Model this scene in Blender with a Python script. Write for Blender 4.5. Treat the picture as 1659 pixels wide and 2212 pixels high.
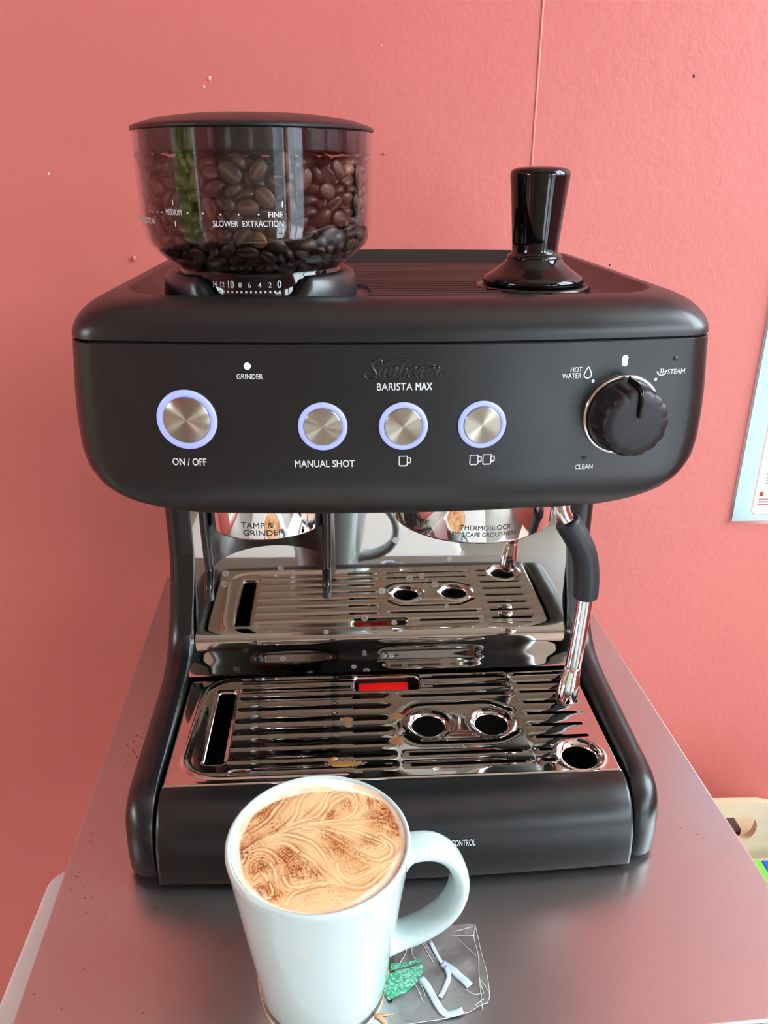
import bpy, bmesh, math, random
import numpy as np
from mathutils import Vector, Matrix, Quaternion

for o in list(bpy.data.objects): bpy.data.objects.remove(o)
sc = bpy.context.scene
COL = sc.collection
PI = math.pi

# ------------------------------------------------------------------ camera, world, lights, exposure
cam_d = bpy.data.cameras.new('camera'); cam = bpy.data.objects.new('camera', cam_d); COL.objects.link(cam)
F_PX = 1724.0
cam_d.sensor_fit = 'VERTICAL'; cam_d.sensor_height = 36.0; cam_d.lens = 36.0 * F_PX / 2212.0
cam_d.clip_start = 0.01
yaw, pitch, roll = .0596, .402, .0035
_f = Vector((math.sin(yaw)*math.cos(pitch), math.cos(yaw)*math.cos(pitch), -math.sin(pitch)))
_r = Vector((math.cos(yaw), -math.sin(yaw), 0)); _u = _r.cross(_f)
_r2 = _r*math.cos(roll) + _u*math.sin(roll); _u2 = -_r*math.sin(roll) + _u*math.cos(roll)
cam.matrix_world = Matrix(((_r2.x, _u2.x, -_f.x, -.0311), (_r2.y, _u2.y, -_f.y, -.4174), (_r2.z, _u2.z, -_f.z, .3992), (0, 0, 0, 1)))
sc.camera = cam

world = bpy.data.worlds.new('sky'); sc.world = world; world.use_nodes = True
bg = world.node_tree.nodes['Background']
bg.inputs['Color'].default_value = (.80, .92, 1.0, 1); bg.inputs['Strength'].default_value = 8.0

sc.view_settings.view_transform = 'Standard'; sc.view_settings.look = 'None'
sc.view_settings.gamma = 1.0; sc.view_settings.use_curve_mapping = False
sc.view_settings.exposure = 1.06
sc.cycles.max_bounces = 10; sc.cycles.diffuse_bounces = 5; sc.cycles.glossy_bounces = 6
sc.cycles.transparent_max_bounces = 24; sc.cycles.transmission_bounces = 8
sc.cycles.sample_clamp_indirect = 8.0; sc.cycles.caustics_reflective = False; sc.cycles.caustics_refractive = False

# room extents and openings
RX0, RX1, RY0, RY1, RZ0, RZ1 = -1.55, 1.55, -2.4, .37, -.95, 2.30
WIN_R = (-1.15, .22, .42, 2.15)     # right wall window  y0,y1,z0,z1
WIN_L = (-1.20, -.32, -.90, .90)     # left wall garden door
WIN_B = (.92, 1.50, -.90, 1.0)          # rear glass door by the corner  x0,x1,z0,z1
WIN_D = (-2.25, -1.30, -.90, 1.15)         # right wall glass door
def portal(name, loc, direction, sx, sy):
    d = bpy.data.lights.new(name, 'AREA'); d.shape = 'RECTANGLE'; d.size = sx; d.size_y = sy; d.cycles.is_portal = True
    o = bpy.data.objects.new(name, d); COL.objects.link(o); o.location = loc
    o.rotation_euler = Vector(direction).to_track_quat('-Z', 'Z').to_euler()
portal('window_daylight', (RX1+.06, (WIN_R[0]+WIN_R[1])/2, (WIN_R[2]+WIN_R[3])/2), (-1, 0, 0), WIN_R[1]-WIN_R[0], WIN_R[3]-WIN_R[2])
portal('door_daylight', (RX0-.06, (WIN_L[0]+WIN_L[1])/2, (WIN_L[2]+WIN_L[3])/2), (1, 0, 0), WIN_L[1]-WIN_L[0], WIN_L[3]-WIN_L[2])
portal('rear_door_daylight', ((WIN_B[0]+WIN_B[1])/2, RY0-.06, (WIN_B[2]+WIN_B[3])/2), (0, 1, 0), WIN_B[1]-WIN_B[0], WIN_B[3]-WIN_B[2])
portal('glass_door_daylight', (RX1+.06, (WIN_D[0]+WIN_D[1])/2, (WIN_D[2]+WIN_D[3])/2), (-1, 0, 0), WIN_D[1]-WIN_D[0], WIN_D[3]-WIN_D[2])

# ------------------------------------------------------------------ materials
def srgb(r, g, b):
    f = lambda c: (c/255/12.92) if c/255 <= .04045 else ((c/255+.055)/1.055)**2.4
    return (f(r), f(g), f(b), 1)
class NT:
    def __init__(s, name):
        s.m = bpy.data.materials.new(name); s.m.use_nodes = True; s.t = s.m.node_tree; s.n = s.t.nodes; s.b = s.n['Principled BSDF']
    def add(s, typ, **kw):
        n = s.n.new('ShaderNode'+typ)
        for k, v in kw.items():
            if hasattr(n, k): setattr(n, k, v)
            else: n.inputs[k.replace('_', ' ')].default_value = v
        return n
    def link(s, a, b): s.t.links.new(a, b)
    def set(s, **kw):
        for k, v in kw.items(): s.b.inputs[k.replace('_', ' ')].default_value = v
    def coords(s, scale=(1, 1, 1), out='Object'):
        c = s.add('TexCoord'); mp = s.add('Mapping'); mp.inputs['Scale'].default_value = scale
        s.link(c.outputs[out], mp.inputs['Vector']); return mp.outputs['Vector']
    def noise(s, scale, detail=2.0, vec=None, rough=.5):
        n = s.add('TexNoise'); n.inputs['Scale'].default_value = scale; n.inputs['Detail'].default_value = detail; n.inputs['Roughness'].default_value = rough
        s.link(vec if vec else s.coords(), n.inputs['Vector']); return n.outputs['Fac']
    def ramp(s, fac, stops):
        r = s.add('ValToRGB'); e = r.color_ramp.elements
        while len(e) < len(stops): e.new(.5)
        for i, (p, c) in enumerate(stops):
            e[i].position = p; e[i].color = c if hasattr(c, '__len__') else (c, c, c, 1)
        s.link(fac, r.inputs['Fac']); return r.outputs['Color']
    def bump(s, h, strength, dist, nrm=None):
        b = s.add('Bump'); b.inputs['Strength'].default_value = strength; b.inputs['Distance'].default_value = dist
        s.link(h, b.inputs['Height'])
        if nrm: s.link(nrm, b.inputs['Normal'])
        return b.outputs['Normal']
    def mix(s, fac, a, b, blend='MIX'):
        n = s.add('Mix'); n.data_type = 'RGBA'; n.blend_type = blend
        for sock, v in ((n.inputs[0], fac), (n.inputs[6], a), (n.inputs[7], b)):
            if hasattr(v, 'default_value') or hasattr(v, 'links'): s.link(v, sock)
            else: sock.default_value = v
        return n.outputs[2]
    def math(s, op, a, b=None):
        n = s.add('Math'); n.operation = op
        for i, v in enumerate((a, b)):
            if v is None: continue
            if hasattr(v, 'links'): s.link(v, n.inputs[i])
            else: n.inputs[i].default_value = v
        return n.outputs[0]
def simple(name, col, rough=.5, metal=0., **kw):
    t = NT(name); t.set(Base_Color=col if len(col) == 4 else (*col, 1), Roughness=rough, Metallic=metal, **kw); return t.m
M = {}
def black_plastic():
    t = NT('satin_black_plastic'); t.set(Base_Color=(.0055, .0072, .0078, 1), Roughness=.32, Specular_IOR_Level=.6)
    v = t.coords()
    n = t.noise(1400, 2, v); t.link(t.bump(n, .10, .0002), t.b.inputs['Normal'])
    r = t.ramp(t.noise(35, 4, v), [(.3, .30), (.75, .36)]); t.link(r, t.b.inputs['Roughness'])
    return t.m
M['black'] = black_plastic()
M['black_soft'] = simple('soft_black_rubber', (.014, .018, .023), .42)
M['black_gloss'] = simple('gloss_black', (.004, .004, .004), .04)
M['black_semi'] = simple('semi_gloss_black_plastic', (.010, .010, .010), .22)
M['knob'] = (lambda t: (t.set(Base_Color=(.006, .006, .007, 1), Roughness=.42), t.link(t.bump(t.noise(1600, 2), .35, .0004), t.b.inputs['Normal']), t.m)[-1])(NT('grained_black_knob'))
M['dark'] = simple('dark_void', (.003, .003, .003), .7)
M['chrome'] = simple('chrome', (.80, .79, .78), .045, 1.0)
M['white_print'] = simple('white_print', (.72, .76, .77), .55)
M['grey_print'] = simple('dark_grey_print', (.012, .012, .014), .5)
def emit(name, col, s):
    t = NT(name); t.set(Base_Color=(*col, 1), Emission_Color=(*col, 1), Emission_Strength=s, Roughness=.3); return t.m
M['ring'] = emit('lavender_light_ring', (.26, .31, .80), .42)
M['led'] = emit('white_led', (.92, .94, 1.0), 1.0)
M['led_off'] = simple('unlit_led_lens', (.05, .06, .08), .12)
M['red'] = simple('red_plastic', (.80, .010, .008), .35)
def steel_plate(name, stains):
    t = NT(name); t.set(Base_Color=(.60, .58, .54, 1), Metallic=1.0, Roughness=.04)
    v = t.coords(); col = None
    fine = t.ramp(t.noise(420, 3, t.coords((1, 3, 3))), [(.35, .015), (.75, .06)])
    if stains == 'grate':
        # dried coffee patches at fixed places on the plate
        acc = None
        for (x, y, rx, ry) in ((-.0295, .033, .0055, .0022), (-.028, .0265, .0028, .0030), (-.031, -.0118, .013, .0024), (-.040, -.0085, .003, .002), (.0045, .034, .0055, .0035), (.003, .009, .005, .004)):
            c = t.add('TexCoord'); mp = t.add('Mapping'); mp.vector_type = 'TEXTURE'
            mp.inputs['Location'].default_value = (x, y, .053); mp.inputs['Scale'].default_value = (rx, ry, .02)
            t.link(c.outputs['Object'], mp.inputs['Vector'])
            L = t.add('VectorMath'); L.operation = 'LENGTH'; t.link(mp.outputs['Vector'], L.inputs[0])
            a = t.math('SUBTRACT', 1.25, L.outputs['Value'])
            acc = a if acc is None else t.math('MAXIMUM', acc, a)
        acc = t.math('ADD', acc, t.math('MULTIPLY', t.math('SUBTRACT', t.noise(700, 3, v), .5), 1.6))
        mask = t.ramp(acc, [(.25, 0.), (.45, .95)])
        speck = t.ramp(t.noise(1500, 2, v), [(.71, 0.), (.76, .7)])
        reg = t.ramp(t.noise(60, 3, v), [(.45, 0.), (.65, 1.)])
        speck = t.math('MULTIPLY', speck, reg)
        col = t.mix(mask, (.66, .64, .60, 1), (.30, .115, .015, 1))
        col = t.mix(speck, col, (.75, .68, .58, 1))
        t.link(col, t.b.inputs['Base Color'])
        t.link(t.math('SUBTRACT', 1.0, t.math('MULTIPLY', mask, .85)), t.b.inputs['Metallic'])
        t.link(t.math('ADD', fine, t.math('MULTIPLY', t.math('ADD', mask, speck), .3)), t.b.inputs['Roughness'])
    else:
        vo = t.add('TexVoronoi'); vo.feature = 'F1'; vo.inputs['Scale'].default_value = 95; vo.inputs['Randomness'].default_value = 1.0
        t.link(v, vo.inputs['Vector'])
        ringm = t.ramp(vo.outputs['Distance'], [(.0, .35), (.16, .45), (.22, .8), (.27, 0.)])
        rnd = t.add('SeparateColor'); t.link(vo.outputs['Color'], rnd.inputs[0])
        pick = t.ramp(rnd.outputs[0], [(.66, 0.), (.68, 1.)])
        reg = t.ramp(t.noise(14, 2, v), [(.42, 0.), (.6, 1.)])
        m = t.math('MULTIPLY', t.math('MULTIPLY', ringm, pick), reg)
        col = t.mix(t.math('MULTIPLY', m, .35), (.66, .65, .62, 1), (.78, .80, .80, 1))
        t.link(col, t.b.inputs['Base Color'])
        t.link(t.math('ADD', fine, t.math('MULTIPLY', m, .45)), t.b.inputs['Roughness'])
        t.link(t.math('SUBTRACT', 1.0, t.math('MULTIPLY', m, .25)), t.b.inputs['Metallic'])
    return t.m
M['grate'] = steel_plate('stamped_steel_with_coffee_stains', 'grate')
M['plate'] = steel_plate('polished_steel_with_water_marks', 'plate')
def cap_mat():
    t = NT('spun_steel_cap'); t.set(Base_Color=(.50, .47, .39, 1), Metallic=1.0, Roughness=.36, Anisotropic=.95, Anisotropic_Rotation=.25)
    tg = t.add('Tangent'); tg.direction_type = 'RADIAL'; tg.axis = 'Z'; t.link(tg.outputs[0], t.b.inputs['Tangent'])
    return t.m
M['cap'] = cap_mat()
def bench_mat():
    t = NT('brushed_stainless_bench'); t.set(Base_Color=(.58, .56, .54, 1), Metallic=1.0, Roughness=.3, Anisotropic=.4)
    t.set(Metallic=.97, Roughness=.4)
    v = t.coords((1, 14, 14)); n1 = t.noise(170, 4, v, .6); n2 = t.noise(9, 3)
    r = t.mix(.5, t.ramp(n1, [(.3, .24), (.75, .40)]), t.ramp(n2, [(.3, .27), (.7, .38)]))
    t.link(r, t.b.inputs['Roughness'])
    t.link(t.bump(n1, .07, .0002), t.b.inputs['Normal'])
    sp = t.ramp(t.noise(330, 2), [(.76, 0.), (.785, .7)])
    col = t.mix(sp, (.60, .61, .61, 1), (.20, .11, .06, 1))
    sp2 = t.ramp(t.noise(620, 1, t.coords((1, 3, 1))), [(.74, 0.), (.77, .5)])
    col = t.mix(sp2, col, (.85, .83, .80, 1))
    t.link(col, t.b.inputs['Base Color'])
    return t.m
M['bench'] = bench_mat()
def wall_mat():
    t = NT('salmon_painted_wall')
    v = t.coords()
    c = t.ramp(t.noise(2.2, 3, v), [(.3, (.655, .180, .156, 1)), (.7, (.70, .200, .172, 1))])
    t.link(c, t.b.inputs['Base Color']); t.set(Roughness=.38)
    n1 = t.noise(120, 3, v, .55); n2 = t.noise(26, 2, t.coords((1, 1, 1.6)))
    sx = t.add('SeparateXYZ'); c_ = t.add('TexCoord'); t.link(c_.outputs['Object'], sx.inputs[0])
    amt = t.ramp(t.math('ADD', sx.outputs['X'], .35), [(.1, .35), (.55, 1.0)])
    nr = t.bump(n2, .16, .004); nr = t.bump(t.math('MULTIPLY', n1, amt), .26, .0018, nr)
    t.link(nr, t.b.inputs['Normal']); return t.m
M['wall'] = wall_mat()
M['ceiling'] = (lambda t: (t.set(Base_Color=(.76, .71, .58, 1), Roughness=.8), t.link(t.bump(t.noise(90, 2), .2, .002), t.b.inputs['Normal']), t.m)[-1])(NT('cream_ceiling_paint'))
M['floor'] = (lambda t: (t.link(t.ramp(t.noise(6, 4), [(.3, (.20, .185, .16, 1)), (.7, (.26, .24, .21, 1))]), t.b.inputs['Base Color']), t.set(Roughness=.5), t.m)[-1])(NT('beige_vinyl_floor'))
M['frame_white'] = simple('white_window_paint', (.78, .78, .76), .4)
def ceramic():
    t = NT('white_glazed_ceramic'); t.set(Base_Color=(.52, .645, .635, 1), Roughness=.12, Coat_Weight=.3, Coat_Roughness=.03)
    g = t.ramp(t.noise(60, 3), [(.70, 0.), (.80, .5)])
    t.link(t.mix(g, (.52, .645, .635, 1), (.78, .70, .52, 1)), t.b.inputs['Base Color']); return t.m
M['ceramic'] = ceramic()
def coffee_mat():
    t = NT('latte_foam'); a = t.add('Attribute'); a.attribute_name = 'foam'
    t.link(a.outputs['Color'], t.b.inputs['Base Color']); t.set(Roughness=.42, Specular_IOR_Level=.35)
    t.link(t.bump(t.noise(900, 2), .15, .0003), t.b.inputs['Normal']); return t.m
M['coffee'] = coffee_mat()
def schlick(t, f0, nrm=None):
    lw = t.add('LayerWeight'); lw.inputs['Blend'].default_value = .5
    if nrm: t.link(nrm, lw.inputs['Normal'])
    p = t.math('POWER', lw.outputs['Facing'], 5.0)
    return t.math('ADD', t.math('MULTIPLY', p, 1-f0), f0)
def smoky():
    t = NT('smoky_clear_plastic'); t.n.remove(t.b)
    tr = t.add('BsdfTransparent'); tr.inputs['Color'].default_value = (.85, .82, .85, 1)
    gl = t.add('BsdfGlossy'); gl.inputs['Roughness'].default_value = .015; gl.inputs['Color'].default_value = (.95, .95, .95, 1)
    fo_ = schlick(t, .045)
    mx = t.add('MixShader'); out = [n for n in t.n if n.type == 'OUTPUT_MATERIAL'][0]
    t.link(fo_, mx.inputs[0]); t.link(tr.outputs[0], mx.inputs[1]); t.link(gl.outputs[0], mx.inputs[2]); t.link(mx.outputs[0], out.inputs['Surface'])
    return t.m
M['smoky'] = smoky()
def clear_film(name, tint, gloss_rough, wrinkle):
    t = NT(name); t.n.remove(t.b)
    tr = t.add('BsdfTransparent'); tr.inputs['Color'].default_value = tint
    gl = t.add('BsdfGlossy'); gl.inputs['Roughness'].default_value = gloss_rough
    mx = t.add('MixShader'); out = [n for n in t.n if n.type == 'OUTPUT_MATERIAL'][0]; nb = None
    if wrinkle:
        nb = t.bump(t.noise(160, 4), .6, .002); t.link(nb, gl.inputs['Normal'])
    if wrinkle:
        df = t.add('BsdfDiffuse'); df.inputs['Color'].default_value = (.7, .7, .68, 1); m2 = t.add('MixShader')
        t.link(t.ramp(t.noise(70, 4), [(.35, .08), (.7, .30)]), m2.inputs[0]); t.link(tr.outputs[0], m2.inputs[1]); t.link(df.outputs[0], m2.inputs[2]); tr = m2
    t.link(schlick(t, .05, nb), mx.inputs[0]); t.link(tr.outputs[0], mx.inputs[1]); t.link(gl.outputs[0], mx.inputs[2]); t.link(mx.outputs[0], out.inputs['Surface'])
    return t.m
M['film'] = clear_film('crumpled_clear_film', (.93, .93, .92, 1), .12, True)
M['sleeve'] = clear_film('laminate_sleeve', (.985, .98, .98, 1), .08, False)
def bean_mat():
    t = NT('roasted_coffee_bean'); oi = t.add('ObjectInfo')
    c = t.ramp(oi.outputs['Random'], [(0., (.026, .013, .008, 1)), (.6, (.055, .027, .014, 1)), (1., (.095, .045, .022, 1))])
    c2 = t.mix(t.ramp(t.noise(350, 3), [(.35, 0.), (.7, .5)]), c, (.12, .068, .040, 1))
    t.link(c2, t.b.inputs['Base Color']); t.set(Roughness=.36)
    t.link(t.bump(t.noise(700, 3), .35, .0008), t.b.inputs['Normal']); return t.m
M['bean'] = bean_mat()
M['bean_crease'] = simple('pale_bean_crease', (.16, .095, .055), .7)

# ------------------------------------------------------------------ mesh helpers
def link(me, name, parent=None, loc=None):
    o = bpy.data.objects.new(name, me); COL.objects.link(o)
    if parent is not None: o.parent = parent
    if loc is not None: o.location = loc
    return o
def mesh(name, v, f, mat, parent=None, smooth=True, angle=None):
    me = bpy.data.meshes.new(name); me.from_pydata([tuple(map(float, p)) for p in v], [], f)
    if mat: me.materials.append(mat)
    if smooth:
        me.shade_smooth()
        if angle is not None: me.set_sharp_from_angle(angle=math.radians(angle))
    bm = bmesh.new(); bm.from_mesh(me); bmesh.ops.recalc_face_normals(bm, faces=bm.faces); bm.to_mesh(me); bm.free()
    return link(me, name, parent)
def tag(o, label=None, cat=None, group=None, kind=None):
    if label: o['label'] = label
    if cat: o['category'] = cat
    if group: o['group'] = group
    if kind: o['kind'] = kind
    return o
def empty(name, loc=(0, 0, 0)):
    o = bpy.data.objects.new(name, None); COL.objects.link(o); o.location = loc; o.empty_display_size = .02; return o
def keep(o, parent):     # parent without moving
    o.parent = parent; o.matrix_parent_inverse = Matrix.Translation(parent.location).inverted(); return o
def loft(loops, closed=True, cap0=False, cap1=False):
    v = []; f = []; n = len(loops[0])
    for L in loops: v += list(L)
    for j in range(len(loops)-1):
        for i in range(n if closed else n-1):
            a = j*n+i; b = j*n+(i+1) % n; f.append((a, b, b+n, a+n))
    if cap0: f.append(tuple(range(n))[::-1])
    if cap1: k = (len(loops)-1)*n; f.append(tuple(range(k, k+n)))
    return v, f
def lathe(prof, n=64, c=(0, 0), cap0=False, cap1=False, rfun=None):
    loops = []
    for r, z in prof:
        loops.append([(c[0]+(r*(rfun(2*PI*i/n, r, z) if rfun else 1))*math.cos(2*PI*i/n), c[1]+(r*(rfun(2*PI*i/n, r, z) if rfun else 1))*math.sin(2*PI*i/n), z) for i in range(n)])
    return loft(loops, True, cap0, cap1)
def catmull(pts, k=8, closed=False):
    P = [Vector(p) for p in pts]; out = []; n = len(P)
    for i in range(n if closed else n-1):
        p1, p2 = P[i], P[(i+1) % n]
        p0 = P[(i-1) % n] if closed or i > 0 else p1*2-p2
        p3 = P[(i+2) % n] if closed or i+2 < n else p2*2-p1
        for t in range(k):
            s = t/k
            out.append(.5*((2*p1)+(p2-p0)*s+(2*p0-5*p1+4*p2-p3)*s*s+(3*p1-p0-3*p2+p3)*s**3))
    if not closed: out.append(P[-1])
    return out
def tube(path, rad, n=12, flat=None, up=None, caps=True):
    P = [Vector(p) for p in path]; loops = []
    R = rad if hasattr(rad, '__len__') else [rad]*len(P)
    prev = None
    for i, p in enumerate(P):
        d = (P[min(i+1, len(P)-1)]-P[max(i-1, 0)]).normalized()
        ref = Vector(up) if up else (prev if prev else (Vector((0, 0, 1)) if abs(d.z) < .9 else Vector((1, 0, 0))))
        x = d.cross(ref)
        if x.length < 1e-6: x = d.cross(Vector((1, .1, 0)))
        x.normalize(); y = x.cross(d).normalized()
        if not up: prev = y
        fl = flat if flat else 1.0
        loops.append([tuple(p + x*R[i]*math.cos(2*PI*k/n) + y*R[i]*fl*math.sin(2*PI*k/n)) for k in range(n)])
    return loft(loops, True, caps, caps)
def join(*vf):
    v = []; f = []
    for a, b in vf:
        k = len(v); v += list(a); f += [tuple(i+k for i in q) for q in b]
    return v, f
def box(x0, x1, y0, y1, z0, z1):
    v = [(x, y, z) for z in (z0, z1) for y in (y0, y1) for x in (x0, x1)]
    return v, [(0, 2, 3, 1), (4, 5, 7, 6), (0, 1, 5, 4), (2, 6, 7, 3), (0, 4, 6, 2), (1, 3, 7, 5)]
def bevel(o, w, seg=3, angle=35):
    m = o.modifiers.new('bevel', 'BEVEL'); m.width = w; m.segments = seg; m.limit_method = 'ANGLE'; m.angle_limit = math.radians(angle); return o
def prism(poly, y0, y1):      # poly in (x,z), extruded along y
    n = len(poly); v = [(x, y0, z) for x, z in poly]+[(x, y1, z) for x, z in poly]
    f = [tuple(range(n)), tuple(range(2*n-1, n-1, -1))]+[(i, (i+1) % n, (i+1) % n+n, i+n) for i in range(n)]
    return v, f
def rrect(x0, x1, z0, z1, r, k=6):
    out = []
    for cx, cz, a0 in ((x1-r, z1-r, 0), (x0+r, z1-r, 90), (x0+r, z0+r, 180), (x1-r, z0+r, 270)):
        for i in range(k+1):
            a = math.radians(a0+90*i/k); out.append((cx+r*math.cos(a), cz+r*math.sin(a)))
    return out
_fonts = {}
def text_vf(body, bold=0.0, thick=.02):
    c = bpy.data.curves.new('txt', 'FONT'); c.body = body; c.size = 1.0; c.offset = bold; c.extrude = thick; c.resolution_u = 4
    o = bpy.data.objects.new('txt', c); COL.objects.link(o); bpy.context.view_layer.update()
    dg = bpy.context.evaluated_depsgraph_get(); me = bpy.data.meshes.new_from_object(o.evaluated_get(dg))
    v = np.array([p.co[:] for p in me.vertices]); f = [tuple(p.vertices) for p in me.polygons]
    bpy.data.objects.remove(o); bpy.data.curves.remove(c); bpy.data.meshes.remove(me)
    return v, f
def text(name, body, u0, u1, w0, w1, fn, mat, parent, bold=0.0, depth=.00025, label=None):
    """letters stretched into u0..u1 x w0..w1 and laid on a surface by fn(u, w, d)"""
    v, f = text_vf(body)
    mn, mx = v.min(0), v.max(0); s = (v-mn)/np.maximum(mx-mn, 1e-9)
    H = w1-w0; e = abs(bold)*1.6*H; offs = [(0, 0)] if bold <= 0 else [(-e, 0), (0, -e*.5), (0, e*.5), (e, 0)]
    k = len(v); F0 = f; f = []; pts = []
    for i, (du, dw) in enumerate(offs):
        pts += [fn(u0+e+(u1-u0-2*e)*a+du, w0+(w1-w0)*b+dw, depth*c+i*2e-6) for a, b, c in s]; f += [tuple(t+i*k for t in q) for q in F0]
    o = mesh(name, pts, f, mat, parent, smooth=False)
    if label: o['label'] = label
    return o
def stroke_vf(pts, w, fn, depth=.00025, closed=False):
    """flat ribbon along pts (u,w) laid on a surface by fn"""
    P = [Vector((p[0], p[1])) for p in pts]; n = len(P); v = []; f = []
    for i, p in enumerate(P):
        a = P[(i-1) % n] if closed or i > 0 else P[i]; b = P[(i+1) % n] if closed or i < n-1 else P[i]
        d = (b-a).normalized(); nn = Vector((-d.y, d.x))*w/2
        for q in (p+nn, p-nn):
            v.append(fn(q.x, q.y, depth)); v.append(fn(q.x, q.y, -.0002))
    for i in range(n if closed else n-1):
        a = 4*i; b = 4*((i+1) % n)
        f += [(a, a+2, b+2, b), (a+1, b+1, b+3, a+3), (a, b, b+1, a+1), (a+2, a+3, b+3, b+2)]
    if not closed: f += [(0, 1, 3, 2), (4*n-4, 4*n-2, 4*n-1, 4*n-3)]
    return v, f
def dot_vf(u, w, r, fn, depth=.00025, n=20, ry=None):
    ry = ry or r
    v = [fn(u+r*math.cos(2*PI*i/n), w+ry*math.sin(2*PI*i/n), d) for d in (depth, -.0003) for i in range(n)]
    f = [tuple(range(n)), tuple(range(2*n-1, n-1, -1))]+[(i, (i+1) % n, (i+1) % n+n, i+n) for i in range(n)]
    return v, f

# ------------------------------------------------------------------ the room
def wall_open(name, axis, pos, thick, a0, a1, z0, z1, op, mat):
    """wall slab on x=pos or y=pos with one rectangular opening op=(b0,b1,c0,c1)"""
    parts = []
    def slab(b0, b1, c0, c1):
        if b1-b0 < 1e-6 or c1-c0 < 1e-6: return
        p0, p1 = min(pos, pos+thick), max(pos, pos+thick)
        parts.append(box(p0, p1, b0, b1, c0, c1) if axis == 'x' else box(b0, b1, p0, p1, c0, c1))
    if op:
        ops = sorted(op if hasattr(op[0], '__len__') else [op]); u = a0
        for o_ in ops:
            slab(u, o_[0], z0, z1); slab(o_[0], o_[1], z0, o_[2]); slab(o_[0], o_[1], o_[3], z1); u = o_[1]
        slab(u, a1, z0, z1)
    else: slab(a0, a1, z0, z1)
    return tag(mesh(name, *join(*parts), mat, smooth=False), kind='structure')
T = .12
wall_back = wall_open('wall_back', 'y', RY1, T, RX0-T, RX1+T, RZ0, RZ1, None, M['wall'])
wall_open('wall_right', 'x', RX1, T, RY0, RY1, RZ0, RZ1, [WIN_R, WIN_D], M['wall'])
wall_open('wall_left', 'x', RX0, -T, RY0, RY1, RZ0, RZ1, WIN_L, M['wall'])
wall_open('wall_front', 'y', RY0, -T, RX0-T, RX1+T, RZ0, RZ1, WIN_B, simple('beige_wall_paint', (.30, .26, .20), .7))
tag(mesh('floor', *box(RX0-T, RX1+T, RY0-T, RY1+T, RZ0-.1, RZ0), M['floor'], smooth=False), kind='structure')
tag(mesh('ceiling', *box(RX0-T, RX1+T, RY0-T, RY1+T, RZ1, RZ1+.1), M['ceiling'], smooth=False), kind='structure')
# panel joint on the back wall: two sheets, the right one a hair proud, with a rounded edge
XS = .1495
tag(mesh('trim_1', *loft([[(XS+dx, RY1-dy, z) for dx, dy in ((-.0005, -.002), (-.0004, .0002), (-.0001, .0006), (.0004, .0008), (.0009, .0007), (.0014, .0004), (.0020, .0001), (.0020, -.002))] for z in np.linspace(RZ0, RZ1, 12)], False), M['wall']), kind='structure')
def chip(x, z, rx, rz, mat, dep, seed):
    rnd = random.Random(seed); n = 10
    k = [rnd.uniform(.6, 1.15) for _ in range(n)]
    v = [(x, RY1-dep, z)]; v += [(x+.7*rx*k[i]*math.cos(2*PI*i/n), RY1-dep, z+.7*rz*k[i]*math.sin(2*PI*i/n)) for i in range(n)]
    v += [(x+rx*k[i]*math.cos(2*PI*i/n), RY1+.0003, z+rz*k[i]*math.sin(2*PI*i/n)) for i in range(n)]
    f = [(0, 1+i, 1+(i+1) % n) for i in range(n)]+[(1+i, 1+n+i, 1+n+(i+1) % n, 1+(i+1) % n) for i in range(n)]
    return mesh('paint_chip', v, f, mat, wall_back)
M['plaster'] = simple('bare_plaster', (.75, .55, .50), .8)
chip(-.1361, .4733, .0016, .0026, M['plaster'], .0006, 1); chip(-.1417, .4673, .0012, .0018, M['plaster'], .0005, 2)
chip(-.2176, .3252, .0022, .0034, M['wall'], .0022, 3); chip(-.2841, .3975, .0014, .0016, M['plaster'], .0005, 4)
chip(.2905, .4790, .0013, .0016, M['dark'], .0004, 5); chip(.0150, .415, .0012, .0014, M['wall'], .0014, 6)
chip(.012, .5, .0010, .0012, M['plaster'], .0005, 7); chip(.2330, .318, .0011, .0013, M['dark'], .0004, 8); chip(.272, .3175, .0011, .0013, M['plaster'], .0005, 9)
def window(name, axis, pos, op, bars):
    b0, b1, c0, c1 = op; w = .05; parts = []
    def bar(u0, u1, v0, v1):
        parts.append(box(pos-.03, pos+.03, u0, u1, v0, v1) if axis == 'x' else box(u0, u1, pos-.03, pos+.03, v0, v1))
    bar(b0, b0+w, c0, c1); bar(b1-w, b1, c0, c1); bar(b0+w, b1-w, c0, c0+w); bar(b0+w, b1-w, c1-w, c1)
    for t in bars: m = b0+(b1-b0)*t; bar(m-.02, m+.02, c0+w, c1-w)
    return tag(mesh(name, *join(*parts), M['frame_white'], smooth=False), kind='structure')
window('window_1', 'x', RX1+.06, WIN_R, (.5,)); window('door_1', 'x', RX0-.06, WIN_L, ()); window('door_2', 'x', RX1+.06, WIN_D, (.5,)); window('door_3', 'y', RY0-.06, WIN_B, ())
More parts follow.
